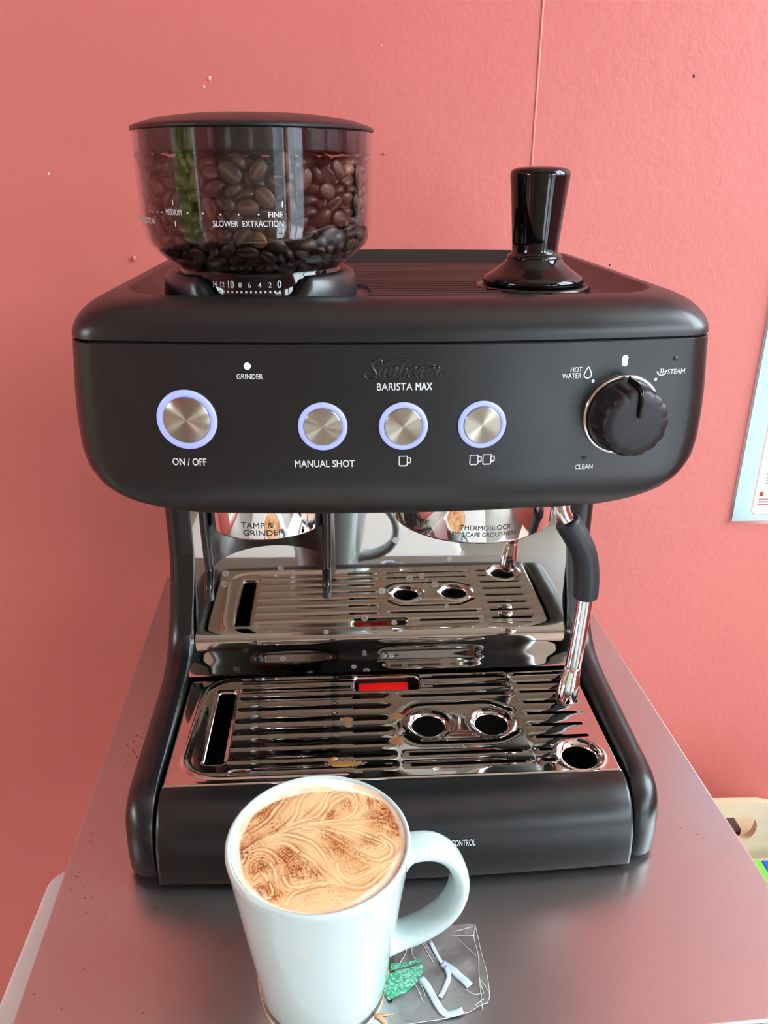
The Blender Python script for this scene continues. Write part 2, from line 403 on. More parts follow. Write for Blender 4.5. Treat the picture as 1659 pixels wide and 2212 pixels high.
# garden beyond the left door
random.seed(11)
def hedge():
    v = []; f = []; nx, nz = 60, 44
    for j in range(nz+1):
        for i in range(nx+1):
            y = -2.6+3.4*i/nx; z = -1.0+1.75*j/nz
            v.append((RX0-.9-.25*math.sin(j/nz*PI*.5)+random.uniform(-.07, .07), y, z+random.uniform(-.03, .03)))
    for j in range(nz):
        for i in range(nx):
            a = j*(nx+1)+i; f.append((a, a+1, a+nx+2, a+nx+1))
    return v, f
tgr = NT('hedge_leaves'); tgr.link(tgr.ramp(tgr.noise(9, 5), [(.35, (.06, .12, .015, 1)), (.7, (.24, .36, .05, 1))]), tgr.b.inputs['Base Color']); tgr.set(Roughness=.6)
tag(mesh('hedge', *hedge(), tgr.m, smooth=False), 'green clipped hedge growing outside the left garden door', 'hedge', kind='stuff')
tag(mesh('ground_2', *box(RX1+T+.01, 5.0, -8, 4, -1.1, -1.0), simple('grey_paving', (.50, .52, .54), .8), smooth=False), kind='structure')
tag(mesh('ground_3', *box(-1.0, RX1+T, -8, RY0-T-.01, -1.1, -1.0), simple('pale_paving', (.55, .57, .59), .8), smooth=False), kind='structure')
tag(mesh('sky_blocker_2', *box(-1.0, 5.0, -8.2, -8.0, -1.0, 1.9), simple('dark_blocker', (.16, .18, .18), .8), smooth=False), kind='structure')  # unseen wall added to keep bright horizon sky out of the hopper reflection
tag(mesh('sky_blocker', *box(5.0, 5.2, -8, 4, -1.0, 1.25), simple('pale_blocker', (.30, .32, .34), .8), smooth=False), kind='structure')  # unseen wall added to cut the low sky seen through the right openings
tag(mesh('ground_1', *box(-8, RX0-T-.01, -8, 5, -1.2, -1.0), simple('lawn', (.10, .17, .04), .9), smooth=False), kind='structure')

# ------------------------------------------------------------------ steel bench
bench = empty('steel_bench'); bench.rotation_euler = (0, 0, math.radians(1.77)); bench.location = (.0085, 0, 0)
tag(bench, 'brushed stainless steel bench top carrying the coffee machine and mug', 'bench')
top = mesh('bench_top', *box(-.2155, .2155, -.1605, .3612, -.0025, 0), M['bench'], bench, smooth=False); bevel(top, .0018, 3)
for nm, b in (('edge_lip', (-.2155, -.2135, -.1585, .3612, -.032, -.003)), ('edge_lip', (.2135, .2155, -.1585, .3612, -.032, -.003)), ('edge_lip', (-.2135, .2135, -.1605, -.1585, -.032, -.003))):
    bevel(mesh(nm, *box(*b), M['bench'], bench, smooth=False), .0007, 2)
# ------------------------------------------------------------------ espresso machine
mc = empty('espresso_machine', (0, 0, 0)); tag(mc, 'matt black espresso machine with bean hopper, lit round buttons and mirrored steel back plate', 'coffee machine')
def yf(x): return -.027+.013*(x/.163)**2
def plan_front(w, yin, rc, n_arc=9, n_front=34):
    """plan curve of the front from left side to right side: [(x,y)]"""
    rc = min(rc, w*.45); pts = []
    for i in range(n_arc):
        a = PI/2*i/(n_arc-1); x = -(w-rc)-rc*math.cos(a); y = rc*(1-math.sin(a))
        pts.append((x, yf(x)+yin+y))
    for i in range(1, n_front): 
        x = -(w-rc)+2*(w-rc)*i/n_front; pts.append((x, yf(x)+yin))
    for i in range(n_arc):
        a = PI/2*(1-i/(n_arc-1)); x = (w-rc)+rc*math.cos(a); y = rc*(1-math.sin(a))
        pts.append((x, yf(x)+yin+y))
    return pts
def yb(x): return .280-.014*(x/.163)**2
def plan_closed(w, yin, rc, rb=.03):
    fr = plan_front(w, yin, rc); n_arc = 9; bk = []
    for i in range(n_arc):
        a = PI/2*i/(n_arc-1); x = (w-rb)+rb*math.cos(a); bk.append((x, yb(x)-yin-rb*(1-math.sin(a))))
    for i in range(1, 16):
        x = (w-rb)-2*(w-rb)*i/16; bk.append((x, yb(x)-yin))
    for i in range(n_arc):
        a = PI/2*(1-i/(n_arc-1)); x = -(w-rb)-rb*math.cos(a); bk.append((x, yb(x)-yin-rb*(1-math.sin(a))))
    return fr+bk
ZS = .3222; ZB = .2275; W0 = .1650; RC = .014
WZ = [.2275, .2285, .2300, .2325, .2375, .2445, .2545, .265, .280, .2945, .3222]; WW = [.095, .114, .126, .138, .151, .160, .1662, .1683, .1685, .1678, .1650]
def w_of(z):
    return float(np.mean(np.interp(np.linspace(z-.0022, z+.0022, 9) if z > .2305 else [z], WZ, WW)))
def yin_of(z):
    if z >= .250: return 0
    u = min(1, (.250-z)/(.250-ZB)); return .013*(1-math.sqrt(max(0, 1-u*u)))
loops = []
zl = [(ZS-.0002, .0007), (ZS-.0009, 0)]+[(z, 0) for z in np.linspace(ZS-.006, .283, 12)]+[(ZB+(.280-ZB)*(1-math.sin(PI/2*i/26)), 0) for i in range(27)]
for z, e in zl:
    loops.append([(x, y, z) for x, y in plan_closed(w_of(z)-e, yin_of(z)+e, RC)])
n = len(loops[0])
v, f = loft(loops, True); k = (len(loops)-1)*n
f.append(tuple(range(k, k+n))); f.append(tuple(range(n))[::-1])
front_panel = mesh('front_panel', v, f, M['black'], mc, angle=40)
# near-black core added inside the open seam, stands in for its shade
mesh('seam_core', *loft([[(x, y, z) for x, y in plan_closed(W0-.0022, .0022, RC)] for z in (ZS-.004, ZS+.004)], True, True, True), M['dark'], mc, smooth=False)
# top cover with recessed cup tray
loops = []
for i in range(15):
    a = PI/2*i/14; e = .0205*(1-math.cos(a)); z = ZS+.0009+.0188*math.sin(a)
    loops.append([(x, y, z) for x, y in plan_closed(W0-e, e, RC+e*.9)])
loops.insert(0, [(x, y, ZS+.0004) for x, y in plan_closed(W0-.0006, .0006, RC)])
for e, z in ((.0212, .3420), (.0220, .3417), (.0226, .3409), (.0300, .3318), (.0312, .3312)):
    loops.append([(x, y, z) for x, y in plan_closed(W0-e, e, RC+.018)])
top_cover = mesh('top_cover', *loft(loops, True, False, True), M['black'], mc, angle=50)
TF = .3312
# ribs of the cup tray, stepped round the hopper and tamper well
HX, HY = -.0756, .085
TX, TY = .0945, .103
parts = []
for k in range(21):
    y = .036+.0102*k
    segs = [(-.118, .118)] if y < .245 else []
    out = []
    for a, b in segs:
        d2 = .066**2-(y-HY)**2
        if d2 > 0: a = HX+math.sqrt(d2)
        d3 = .0365**2-(y-TY)**2
        if d3 > 0:
            h = math.sqrt(d3); out += [(a, TX-h), (TX+h, b)]
        else: out.append((a, b))
    for a, b in out:
        if b-a > .006:
            pr = [(-.0034, 0), (-.0026, .0022), (0, .0028), (.0026, .0022), (.0034, 0)]
            parts.append(loft([[(x, y+dy, TF-.0004+dz) for dy, dz in pr] for x in (a, b)], True, True, True))
mesh('tray_rib', *join(*parts), M['black'], mc, smooth=False)
bpy.data.objects['tray_rib']['kind'] = 'stuff'
mesh('tamper_well', *lathe([(.0325, TF-.001), (.0325, TF+.0022), (.0335, TF+.003), (.0352, TF+.003), (.0362, TF+.0022), (.0362, TF-.001)], 56, (TX, TY)), M['black_semi'], mc)
# body behind, side panels, back plate
bevel(mesh('rear_body', *box(-.1535, .1535, .150, .268, .004, .236), M['black'], mc, smooth=False), .006, 3)
prof = [(.1172, .246), (.1172, .22), (.1171, .19), (.1169, .16), (.1166, .13), (.1160, .106), (.1142, .090), (.1105, .0785), (.1045, .0700), (.0955, .0640), (.082, .0605), (.062, .0588), (.038, .0580), (.018, .0568), (-.002, .0558), (-.016, .0553), (-.026, .0540), (-.035, .0505), (-.042, .0445), (-.0475, .036), (-.050, .026), (-.0508, .015), (-.0500, .0045)]
prof = [tuple(p) for p in catmull([(a, b, 0) for a, b in prof], 3)]
def ss(a, b, x): t = max(0, min(1, (x-a)/(b-a))); return t*t*(3-2*t)
def side_panel(s):
    loops = []; n = len(prof)
    for i, p in enumerate(prof):
        a = prof[max(i-1, 0)]; b = prof[min(i+1, n-1)]
        d = Vector((b[0]-a[0], b[1]-a[1])).normalized(); nin = Vector((-d.y, d.x))       # inward normal (towards the back / down)
        if nin.x < 0 and p[1] > .1: nin = -nin
        if nin.y > 0 and p[1] < .07 and p[0] > -.03: nin = -nin
        if nin.x < 0 and p[1] < .05: nin = -nin
        t = 1-ss(.055, .15, p[1])
        xi = .1385+.0077*t; w = .1580+.0073*t
        r = .0085+.0025*t+.0035*t*(1-ss(.030, .050, p[1]))
        L = [(s*xi, p[0]+nin.x*.0008, p[1]+nin.y*.0008), (s*(xi+.0008), p[0], p[1])]
        for kk in range(9):
            ph = PI/2*kk/8; dd = r*(1-math.cos(ph))
            L.append((s*(w-r+r*math.sin(ph)), p[0]+nin.x*dd, p[1]+nin.y*dd))
        loops.append(L)
    v, f = loft(loops, False); m = len(loops[0]); n = len(loops); k = len(v)
    for x in (loops[0][0][0], loops[0][-1][0]):
        v += [(x, .262, .0045), (x, .262, .246)]
    f.append(tuple(i*m for i in range(n))+(k, k+1)); f.append(tuple(i*m+m-1 for i in range(n))+(k+2, k+3))
    f.append((k, k+1, k+3, k+2)); f.append(tuple(range(m))+(k+3, k+1)); f.append(tuple((n-1)*m+i for i in range(m))+(k+2, k))
    return v, f
for s in (-1, 1): mesh('side_panel', *side_panel(s), M['black'], mc, angle=45)
bp_prof = catmull([(.1178, .240, 0), (.1176, .16, 0), (.1175, .100, 0), (.1174, .080, 0), (.1170, .0730, 0), (.1155, .0680, 0), (.1125, .0645, 0), (.1085, .0622, 0), (.1030, .0606, 0), (.0960, .0592, 0), (.0905, .0577, 0), (.0865, .0566, 0), (.0848, .0560, 0)], 5)
bpp = [(p[0], p[1]) for p in bp_prof]; ring_p = bpp+[(p[0]+.0009, p[1]-.0006) for p in reversed(bpp)]
def plate_w(z): return .1395+.0072*(1-ss(.050, .100, z))
pv, pf = loft([[(k*plate_w(p[1]), p[0], p[1]) for p in ring_p] for k in np.linspace(-1, 1, 14)], True, True, True)
mesh('back_plate', pv, pf, M['plate'], mc, angle=35)
# drip tray drawer front
dprof = [(-.0265, .0440), (-.0270, .0516), (-.0280, .0523), (-.034, .0515), (-.0405, .0488), (-.0465, .0440), (-.0515, .0370), (-.0545, .0285), (-.0560, .0190), (-.0563, .0100), (-.0558, .0045)]
dprof = [tuple(p) for p in catmull([(a, b, 0) for a, b in dprof], 4)]
loops = []
for x in [-.1442, -.1436, -.142]+list(np.linspace(-.13, .13, 15))+[.142, .1436, .1442]:
    e = .0008 if abs(x) > .144 else (.0002 if abs(x) > .143 else 0); bow = .0042*(1-(x/.145)**2)*1.0
    loops.append([(x, p[0]-bow*min(1, max(0, (-p[0]-.0265)/.02))+e, p[1]-e) for p in dprof]+[(x, -.0245, .0045), (x, -.0245, .0440)])
drip_tray = mesh('drip_tray', *loft(loops, True, True, True), M['black'], mc, angle=45)
mesh('tray_basin', *join(box(-.143, .143, -.0245, .0865, .014, .0165), box(-.143, -.1405, -.0245, .0865, .0165, .0485), box(.1405, .143, -.0245, .0865, .0165, .0485), box(-.1405, .1405, .0840, .0865, .0165, .0485), box(-.1405, .1405, -.0245, -.0225, .0165, .0485)), M['dark'], mc, smooth=False)
fl = bevel(mesh('float_indicator', *box(-.0205, .0170, .0340, .0835, .0420, .0470), M['red'], mc, smooth=False), .001, 2); fl['label'] = 'red tray float'
text('lettering', 'TRAY', -.012, .0135, .0560, .0605, lambda u, w, d: (u, w, .0470+d), simple('pale_red_print', (.75, .25, .22), .5), fl, .012)
text('lettering', 'CONTROL', .0313, .0459, .0281, .0322, lambda u, w, d: (u, -.0588-d-.0008*(w-.0279)/.005*-1-.00013, w), M['white_print'], drip_tray, .004)
bpy.data.objects['drip_tray']

# ---- stamped grate, a height field with real slots
def capsule(px, py, pts):
    d = np.full(px.shape, 9.)
    for (x0, y0), (x1, y1) in zip(pts[:-1], pts[1:]):
        dx, dy = x1-x0, y1-y0; L = dx*dx+dy*dy
        t = np.clip(((px-x0)*dx+(py-y0)*dy)/max(L, 1e-12), 0, 1)
        d = np.minimum(d, np.hypot(px-x0-t*dx, py-y0-t*dy))
    return d
def rbox(px, py, x0, x1, y0, y1, r):
    qx = np.abs(px-(x0+x1)/2)-(x1-x0)/2+r; qy = np.abs(py-(y0+y1)/2)-(y1-y0)/2+r
    return np.minimum(np.maximum(qx, qy), 0)+np.hypot(np.maximum(qx, 0), np.maximum(qy, 0))-r
ROW = [.0800, .0684, .0577, .0453, .0324, .0199, .0074, -.0051, -.0152]
def cm2(pts, k=6): return [(p.x, p.y) for p in catmull([(a, b, 0) for a, b in pts], k)]
ARC_U = cm2([(.0095, .0375), (.0130, .0418), (.0175, .0452), (.0230, .0467), (.0460, .0471), (.0690, .0468), (.0745, .0450), (.0800, .0413), (.0850, .0372)])
ARC_L = cm2([(.0095, .0134), (.0130, .0092), (.0178, .0062), (.0235, .0053), (.0460, .0052), (.0686, .0054), (.0740, .0065), (.0795, .0094), (.0850, .0135)])
SLOTS = []; GROOVES = []
for k in range(2, 9):
    SLOTS.append([(-.0242, ROW[k]), (-.0026, ROW[k])]); GROOVES.append([(-.1035, ROW[k]), (-.0010, ROW[k])])
for k in (0, 1):
    SLOTS.append([(.0356, ROW[k]), (.0838, ROW[k])]); GROOVES.append([(.0280, ROW[k]), (.088, ROW[k])]); GROOVES.append([(-.1035, ROW[k]), (-.0265, ROW[k])])
SLOTS.append([(.0112, ROW[2]), (.0838, ROW[2])]); GROOVES.append([(.0085, ROW[2]), (.0890, ROW[2])])
SLOTS += [ARC_U, ARC_L]; GROOVES += [ARC_U, ARC_L]
RE = [.1290, .1290, .1292, .1294, .1298, .1302, .1308]
for k in range(7):
    SLOTS.append([(.0976, ROW[k]), (RE[k], ROW[k])]); GROOVES.append([(.0950, ROW[k]), (RE[k]+.003, ROW[k])])
for k in (7, 8):
    SLOTS.append([(.0118, ROW[k]), (.0832, ROW[k])]); GROOVES.append([(.0085, ROW[k]), (.087, ROW[k])])
    SLOTS.append([(.0970, ROW[k]), (.1030, ROW[k])]); GROOVES.append([(.0945, ROW[k]), (.1060, ROW[k])])
HOLES = [(.0262, .0249, .0108), (.0695, .0243, .0108), (.1207, -.0117, .0108)]
BEAD = cm2([(.0, .0838), (-.05, .0838), (-.100, .0838), (-.1135, .0832), (-.1225, .0800), (-.1285, .0735), (-.1312, .0640), (-.1325, .0350), (-.1340, .0050), (-.1338, -.0050), (-.1305, -.0128), (-.1240, -.0178), (-.1150, -.0203), (-.10, -.0212), (-.05, -.0213), (.0, -.0213)])
def grate():
    nx, ny = 500, 200
    X0, X1, Y0, Y1 = -.1435, .1435, -.0272, .0862
    gx, gy = np.meshgrid(np.linspace(X0, X1, nx), np.linspace(Y0, Y1, ny))
    px, py = gx.ravel().copy(), gy.ravel().copy()
    def sdf(px, py):
        d = np.full(px.shape, 9.)
        for s in SLOTS: d = np.minimum(d, capsule(px, py, s)-.00150)
        for x, y, r in HOLES: d = np.minimum(d, np.hypot(px-x, py-y)-r)
        d = np.minimum(d, rbox(px, py, -.0232, .0243, .0662, .0822, .003))
        d = np.minimum(d, rbox(px, py, -.1207, -.1087, -.0066, .0688, .0022))
        return d
    h = (X1-X0)/nx
    for _ in range(2):
        d = sdf(px, py); m = (np.abs(d) < .62*h); m &= (px > X0+1e-5) & (px < X1-1e-5) & (py > Y0+1e-5) & (py < Y1-1e-5)
        e = 1e-5
        gxx = (sdf(px[m]+e, py[m])-d[m])/e; gyy = (sdf(px[m], py[m]+e)-d[m])/e; g2 = np.maximum(gxx*gxx+gyy*gyy, .2)
        px[m] -= d[m]*gxx/g2; py[m] -= d[m]*gyy/g2
    d = sdf(px, py)
    gd = np.full(px.shape, 9.)
    for s in GROOVES: gd = np.minimum(gd, capsule(px, py, s))
    z = -.00062*np.exp(-(gd/.0025)**2)*np.where(px > .09, .55, 1)
    left = 1/(1+np.exp((px+.028)/.0012)); inl = 1/(1+np.exp(-(px+.1045)/.0008))
    # round ribs between the left grooves
    z = z*(1-.0*left)
    for x, y, r in HOLES:
        q = np.hypot(px-x, py-y); z += -.0024*np.clip(1-(q-r)/.0036, 0, 1)**2
        z += .0006*np.exp(-((q-r-.0046)/.0012)**2)
    b = capsule(px, py, BEAD); fade = 1/(1+np.exp((px+.02)/.003))
    z += .0013*np.exp(-(b/.0019)**2)*np.where(px < -.02, 1, 0)*np.clip((-.02-px)/.01, 0, 1)
    ls = rbox(px, py, -.1207, -.1087, -.0066, .0688, .0022); z += -.0016*np.clip(1-ls/.0032, 0, 1)**2
    rw = rbox(px, py, -.0232, .0243, .0662, .0822, .003); z += -.0013*np.clip(1-rw/.0030, 0, 1)**2
    pad = rbox(px, py, .008, .0875, .0135, .0385, .0115); z += .0004*np.clip(-pad/.002, 0, 1)
    # rolled outer edges
    ed = np.minimum(np.minimum(px-X0, X1-px), py-Y0); z += -.0016*np.clip(1-ed/.0014, 0, 1)**2
    idx = np.arange(nx*ny).reshape(ny, nx)
    q = np.stack([idx[:-1, :-1], idx[:-1, 1:], idx[1:, 1:], idx[1:, :-1]], -1).reshape(-1, 4)
    cx = px[q].mean(1); cy = py[q].mean(1); q = q[sdf(cx, cy) > 0]
    v = np.stack([px, py, .0532+z], 1)
    ed = np.concatenate([q[:, [0, 1]], q[:, [1, 2]], q[:, [2, 3]], q[:, [3, 0]]])
    key = np.sort(ed, 1); uk, inv, cnt = np.unique(key, axis=0, return_inverse=True, return_counts=True)
    be = ed[cnt[inv.ravel()] == 1]
    bvs = np.unique(be); mp = -np.ones(nx*ny, int); mp[bvs] = nx*ny+np.arange(len(bvs))
    lower = v[bvs].copy(); lower[:, 2] -= .0014
    sk = np.stack([be[:, 1], be[:, 0], mp[be[:, 0]], mp[be[:, 1]]], 1)
    v = np.concatenate([v, lower]); q = np.concatenate([q, sk])
    used = np.unique(q); re = -np.ones(len(v), int); re[used] = np.arange(len(used)); v = v[used]; q = re[q]
    me = bpy.data.meshes.new('drip_grate'); me.vertices.add(len(v)); me.vertices.foreach_set('co', v.astype(np.float32).ravel())
    me.loops.add(q.size); me.loops.foreach_set('vertex_index', q.astype(np.int32).ravel())
    me.polygons.add(len(q)); me.polygons.foreach_set('loop_start', np.arange(0, q.size, 4, dtype=np.int32))
    me.update(calc_edges=True); me.validate(); me.shade_smooth(); me.set_sharp_from_angle(angle=math.radians(55))
    me.materials.append(M['grate']); return link(me, 'drip_grate', mc)
dg = grate(); dg['label'] = 'stamped stainless drip grate with slots and two cup holes'
# droplets lying on the grate
def blob(x, y, rx, ry, h, z0, n=18, seed=0):
    rnd = random.Random(seed); k = [1+.18*math.sin(2*i*2*PI/n+seed)+rnd.uniform(-.06, .06) for i in range(n)]
    loops = [[(x+rx*k[i]*math.cos(2*PI*i/n)*a, y+ry*k[i]*math.sin(2*PI*i/n)*a, z0+b*h) for i in range(n)] for a, b in ((1, 0), (.93, .55), (.75, .88), (.4, 1), (.08, 1.02))]
    return loft(loops, True, True, True)
tw = NT('water'); tw.set(Base_Color=(1, 1, 1, 1), Roughness=.0, Transmission_Weight=1.0, IOR=1.33)
for a, lb in (((-.0975, -.0150, .0066, .0016, .0010, .0527, 18, 1), 'clear oval water droplet on the front left edge of the steel grate'), ((.0335, -.0203, .0090, .0016, .0008, .0532, 18, 2), 'long flat water droplet on the front rim of the steel grate'), ((.0495, .0005, .0035, .0014, .0008, .0530, 18, 3), 'small water droplet on the grate in front of the two cup holes')):
    tag(mesh('water_droplet', *blob(*a), tw.m), lb, 'droplet', 'water droplets on the grate')
tl = NT('milky_coffee'); tl.set(Base_Color=(.36, .17, .04, 1), Roughness=.12)
for i, (a, lb) in enumerate((((-.0325, -.0125, .0115, .0019, .0009, .0521, 22, 5), 'pale brown coffee drip pooled along the front left groove of the grate'), ((-.0385, -.0072, .0026, .0017, .0008, .0529, 18, 6), 'tiny pale brown coffee drop behind the pooled drip on the grate'))):
    tag(mesh('coffee_drip', *blob(*a), tl.m), lb, 'droplet')

# ---- control fascia: lettering, lights, buttons, knob
def on_face(u, w, d): return (u, yf(u)-yin_of_none-d, w)
yin_of_none = 0.0
FP = front_panel
WP = M['white_print']
text('lettering', 'ON / OFF', -.1174, -.0997, .2590, .2629, on_face, WP, FP, .009)
text('lettering', 'GRINDER', -.0810, -.0680, .3048, .3074, on_face, WP, FP, .005)
text('lettering', 'MANUAL SHOT', -.0540, -.0231, .2586, .2624, on_face, WP, FP, .009)
text('lettering', 'BARISTA', -.0116, .0063, .2990, .3027, on_face, WP, FP, -.004)
text('lettering', 'MAX', .0078, .0163, .2990, .3027, on_face, WP, FP, .025)
text('lettering', 'HOT', .0869, .0930, .3063, .3089, on_face, WP, FP, .008)
text('lettering', 'WATER', .0827, .0929, .3032, .3058, on_face, WP, FP, .008)
text('lettering', 'STEAM', .1397, .1494, .3035, .3061, on_face, WP, FP, .008)
text('lettering', 'CLEAN', .0944, .1043, .2537, .2563, on_face, WP, FP, .008)
def cup_icon(x, z):
    w, h = .0030, .0026
    return join(stroke_vf([(x-.0022, z+h), (x-.0022, z-h+.0006), (x-.0017, z-h), (x+.0015, z-h), (x+.0020, z-h+.0006), (x+.0020, z+h)], .0006, on_face, closed=True),
                stroke_vf([(x+.0022, z+.0016), (x+.0037, z+.0016), (x+.0038, z-.0006), (x+.0034, z-.0010), (x+.0022, z-.0010)], .0006, on_face))
mesh('cup_icon', *cup_icon(.0022, .2615), WP, FP, smooth=False)
mesh('cup_icon', *cup_icon(.0393, .2613), WP, FP, smooth=False); mesh('cup_icon', *cup_icon(.0462, .2613), WP, FP, smooth=False)
drop = [(.0962, .3088), (.0950, .3068), (.0943, .3053), (.0945, .3040), (.0953, .3033), (.0962, .3031), (.0971, .3033), (.0979, .3040), (.0981, .3053), (.0974, .3068)]
mesh('drop_icon', *stroke_vf([(p.x, p.y) for p in catmull([(a, b, 0) for a, b in drop], 3, True)], .0006, on_face, closed=True), WP, FP, smooth=False)
mesh('steam_icon', *join(stroke_vf([(.1340, .3045), (.1350, .3035), (.1364, .3030), (.1380, .3035), (.1388, .3046)], .0006, on_face), stroke_vf([(.1335, .3050), (.1343, .3049), (.1346, .3043)], .0006, on_face), stroke_vf([(.1392, .3052), (.1384, .3051), (.1381, .3045)], .0006, on_face),
     stroke_vf([(.1358, .3042), (.1361, .3054), (.1359, .3066)], .0006, on_face), stroke_vf([(.1370, .3042), (.1373, .3054), (.1371, .3066)], .0006, on_face)), WP, FP, smooth=False)
mesh('marker_dot', *dot_vf(.0994, .3014, .00085, on_face), WP, FP, smooth=False); mesh('marker_dot', *dot_vf(.1336, .3010, .00085, on_face), WP, FP, smooth=False)
mesh('indicator_light', *dot_vf(-.0754, .3113, .0017, on_face, .0004), M['led'], FP, smooth=False)
mesh('indicator_light', *prism([], 0, 0), M['led'], FP) if False else None
pill = rrect(.1154-.0015, .1154+.0015, .3114-.0028, .3114+.0028, .0014)
mesh('indicator_light', [on_face(u, w, d) for d in (.0004, -.0003) for u, w in pill], [tuple(range(len(pill))), tuple(range(2*len(pill)-1, len(pill)-1, -1))]+[(i, (i+1) % len(pill), (i+1) % len(pill)+len(pill), i+len(pill)) for i in range(len(pill))], M['led'], FP, smooth=False)
def lens(u, w, r):
    n = 20; loops = []
    for a, b in ((1.25, -.0001), (1.22, .0003), (1.0, .0001), (.95, .0005), (.6, .0009), (.1, .0011)):
        loops.append([on_face(u+r*a*math.cos(2*PI*i/n), w+r*a*math.sin(2*PI*i/n), b) for i in range(n)])
    return loft(loops, True, False, True)
mesh('indicator_light', *lens(.1431, .3116, .0012), M['led_off'], FP)['label'] = 'unlit steam light'
mesh('indicator_light', *lens(.0989, .2599, .0011), M['led_off'], FP)['label'] = 'unlit cleaning light'
# embossed script emblem
def logo(u, w): px = 780+u/8.295; py = 760+w/8.295; return (-.0178+(px-787)*.0002307, .3152-(py-773)*.00023)
STR = [[(330, 258), (352, 240), (372, 205), (362, 165), (325, 142), (275, 148), (222, 180), (195, 235), (203, 295), (238, 345), (266, 392), (264, 440), (232, 480), (178, 495), (115, 485), (68, 450), (55, 400), (75, 352), (122, 332)],
       [(362, 285), (345, 325), (322, 405), (318, 445), (345, 450), (385, 415), (425, 330)], [(452, 285), (430, 350), (402, 425), (412, 455), (445, 435)],
       [(530, 288), (515, 350), (490, 452)], [(500, 410), (545, 320), (590, 285), (632, 292), (625, 340), (585, 430), (602, 455), (640, 432)],
       [(765, 190), (735, 290), (690, 400), (690, 445), (725, 455), (775, 415), (815, 345), (808, 298), (770, 300), (735, 345)],
       [(845, 385), (905, 375), (965, 330), (975, 292), (940, 282), (890, 315), (850, 375), (842, 430), (875, 456), (925, 440), (975, 392)],
       [(1110, 300), (1075, 284), (1030, 315), (990, 385), (988, 440), (1018, 450), (1060, 405), (1110, 310)], [(1122, 288), (1100, 350), (1070, 430), (1085, 455), (1120, 435)],
       [(1215, 288), (1195, 360), (1168, 452)], [(1180, 410), (1225, 320), (1268, 286), (1302, 295), (1290, 350), (1250, 452)], [(1262, 410), (1308, 320), (1350, 286), (1392, 295), (1380, 345), (1342, 428), (1358, 455), (1425, 408)],
       ]
parts = []
for i, s in enumerate(STR):
    pp = catmull([(*logo(*p), 0) for p in s], 5); n = len(pp)
    r = [.00075*(.55+.45*math.sin(PI*min(1, max(0, (k/(n-1))))))*(1.25 if i == 0 else 1.0) for k in range(n)]
    parts.append(tube([(p.x, yf(p.x)-.0001, p.y) for p in pp], r, 10, flat=.7, up=(0, -1, 0)))
arc = catmull([(*logo(*p), 0) for p in ((375, 228), (500, 168), (650, 133), (850, 126), (1000, 146), (1160, 192), (1330, 262))], 6)
parts.append(tube([(p.x, yf(p.x)-.0001, p.y) for p in arc], .00042, 8))
mesh('emblem', *join(*parts), M['black'], FP)
# push buttons with glowing rings
def button(x, z, R, name):
    y = yf(x); ang = math.atan(2*.013*x/.163**2)
    rot = Matrix.Translation((x, y, z)) @ Matrix.Rotation(ang, 4, 'Z') @ Matrix.Rotation(PI/2, 4, 'X')
    b = mesh('button', *lathe([(R*1.05, -.001), (R*1.05, .0002), (R*1.02, .0003)], 48), M['dark'], mc); b.matrix_local = rot
    rr = R*.79
    mesh('light_ring', *lathe([(R*1.015, -.001), (R*1.01, .0007), (R*.985, .0012), (R*.86, .0013), (rr, .0010), (rr, -.0005)], 56), M['ring'], b)
    mesh('button_cap', *lathe([(rr*.99, -.0005), (rr*.985, .0014), (rr*.95, .0017), (rr*.6, .00165), (.00005, .0016)], 64), M['cap'], b, angle=40)
    b['label'] = name
button(-.1077, .2836, .0153, 'large round button'); button(-.0391, .2805, .0124, 'small round button'); button(.0019, .2803, .0124, 'small round button'); button(.0425, .2803, .0124, 'small round button')
# control knob
def knob():
    x, z = .1168, .2830; y = yf(x); ang = math.atan(2*.013*x/.163**2)
    rot = Matrix.Translation((x, y, z)) @ Matrix.Rotation(ang, 4, 'Z') @ Matrix.Rotation(PI/2, 4, 'X')
    def notch(a, r, zz):
        k = max(0, min(1, (zz-.003)/.006)) if zz < .014 else 1
        m = (a-PI/2+PI/14)/(2*PI/14); d = (m-math.floor(m)-.5)*2*PI/14*r
        return 1-.042*k*math.exp(-(d/.0013)**2)*(1 if r > .012 else 0)
    b = mesh('control_knob', *lathe([(.0192, .0), (.0192, .0030), (.0190, .006), (.0185, .0105), (.0181, .0145), (.0178, .0165), (.0171, .0180), (.0159, .0188), (.012, .0192), (.006, .0194), (.0001, .0195)], 168, rfun=notch), M['knob'], mc, angle=60); b.matrix_local = rot
    mesh('knob_ring', *lathe([(.0213, -.001), (.0213, .0012), (.0209, .0018), (.0200, .0020), (.0192, .0014), (.0190, -.0005)], 72), M['chrome'], b)['label'] = 'chrome ring'
    path = [(0, .0040, .0196), (0, .0080, .0197), (0, .0120, .0195), (0, .0155, .0188), (0, .0177, .0166), (0, .0188, .0106), (0, .0194, .0045)]
    mesh('pointer', *tube([tuple(p) for p in catmull(path, 4)], .00215, 14, flat=.5, up=(1, 0, 0)), M['black_gloss'], b)
knob()

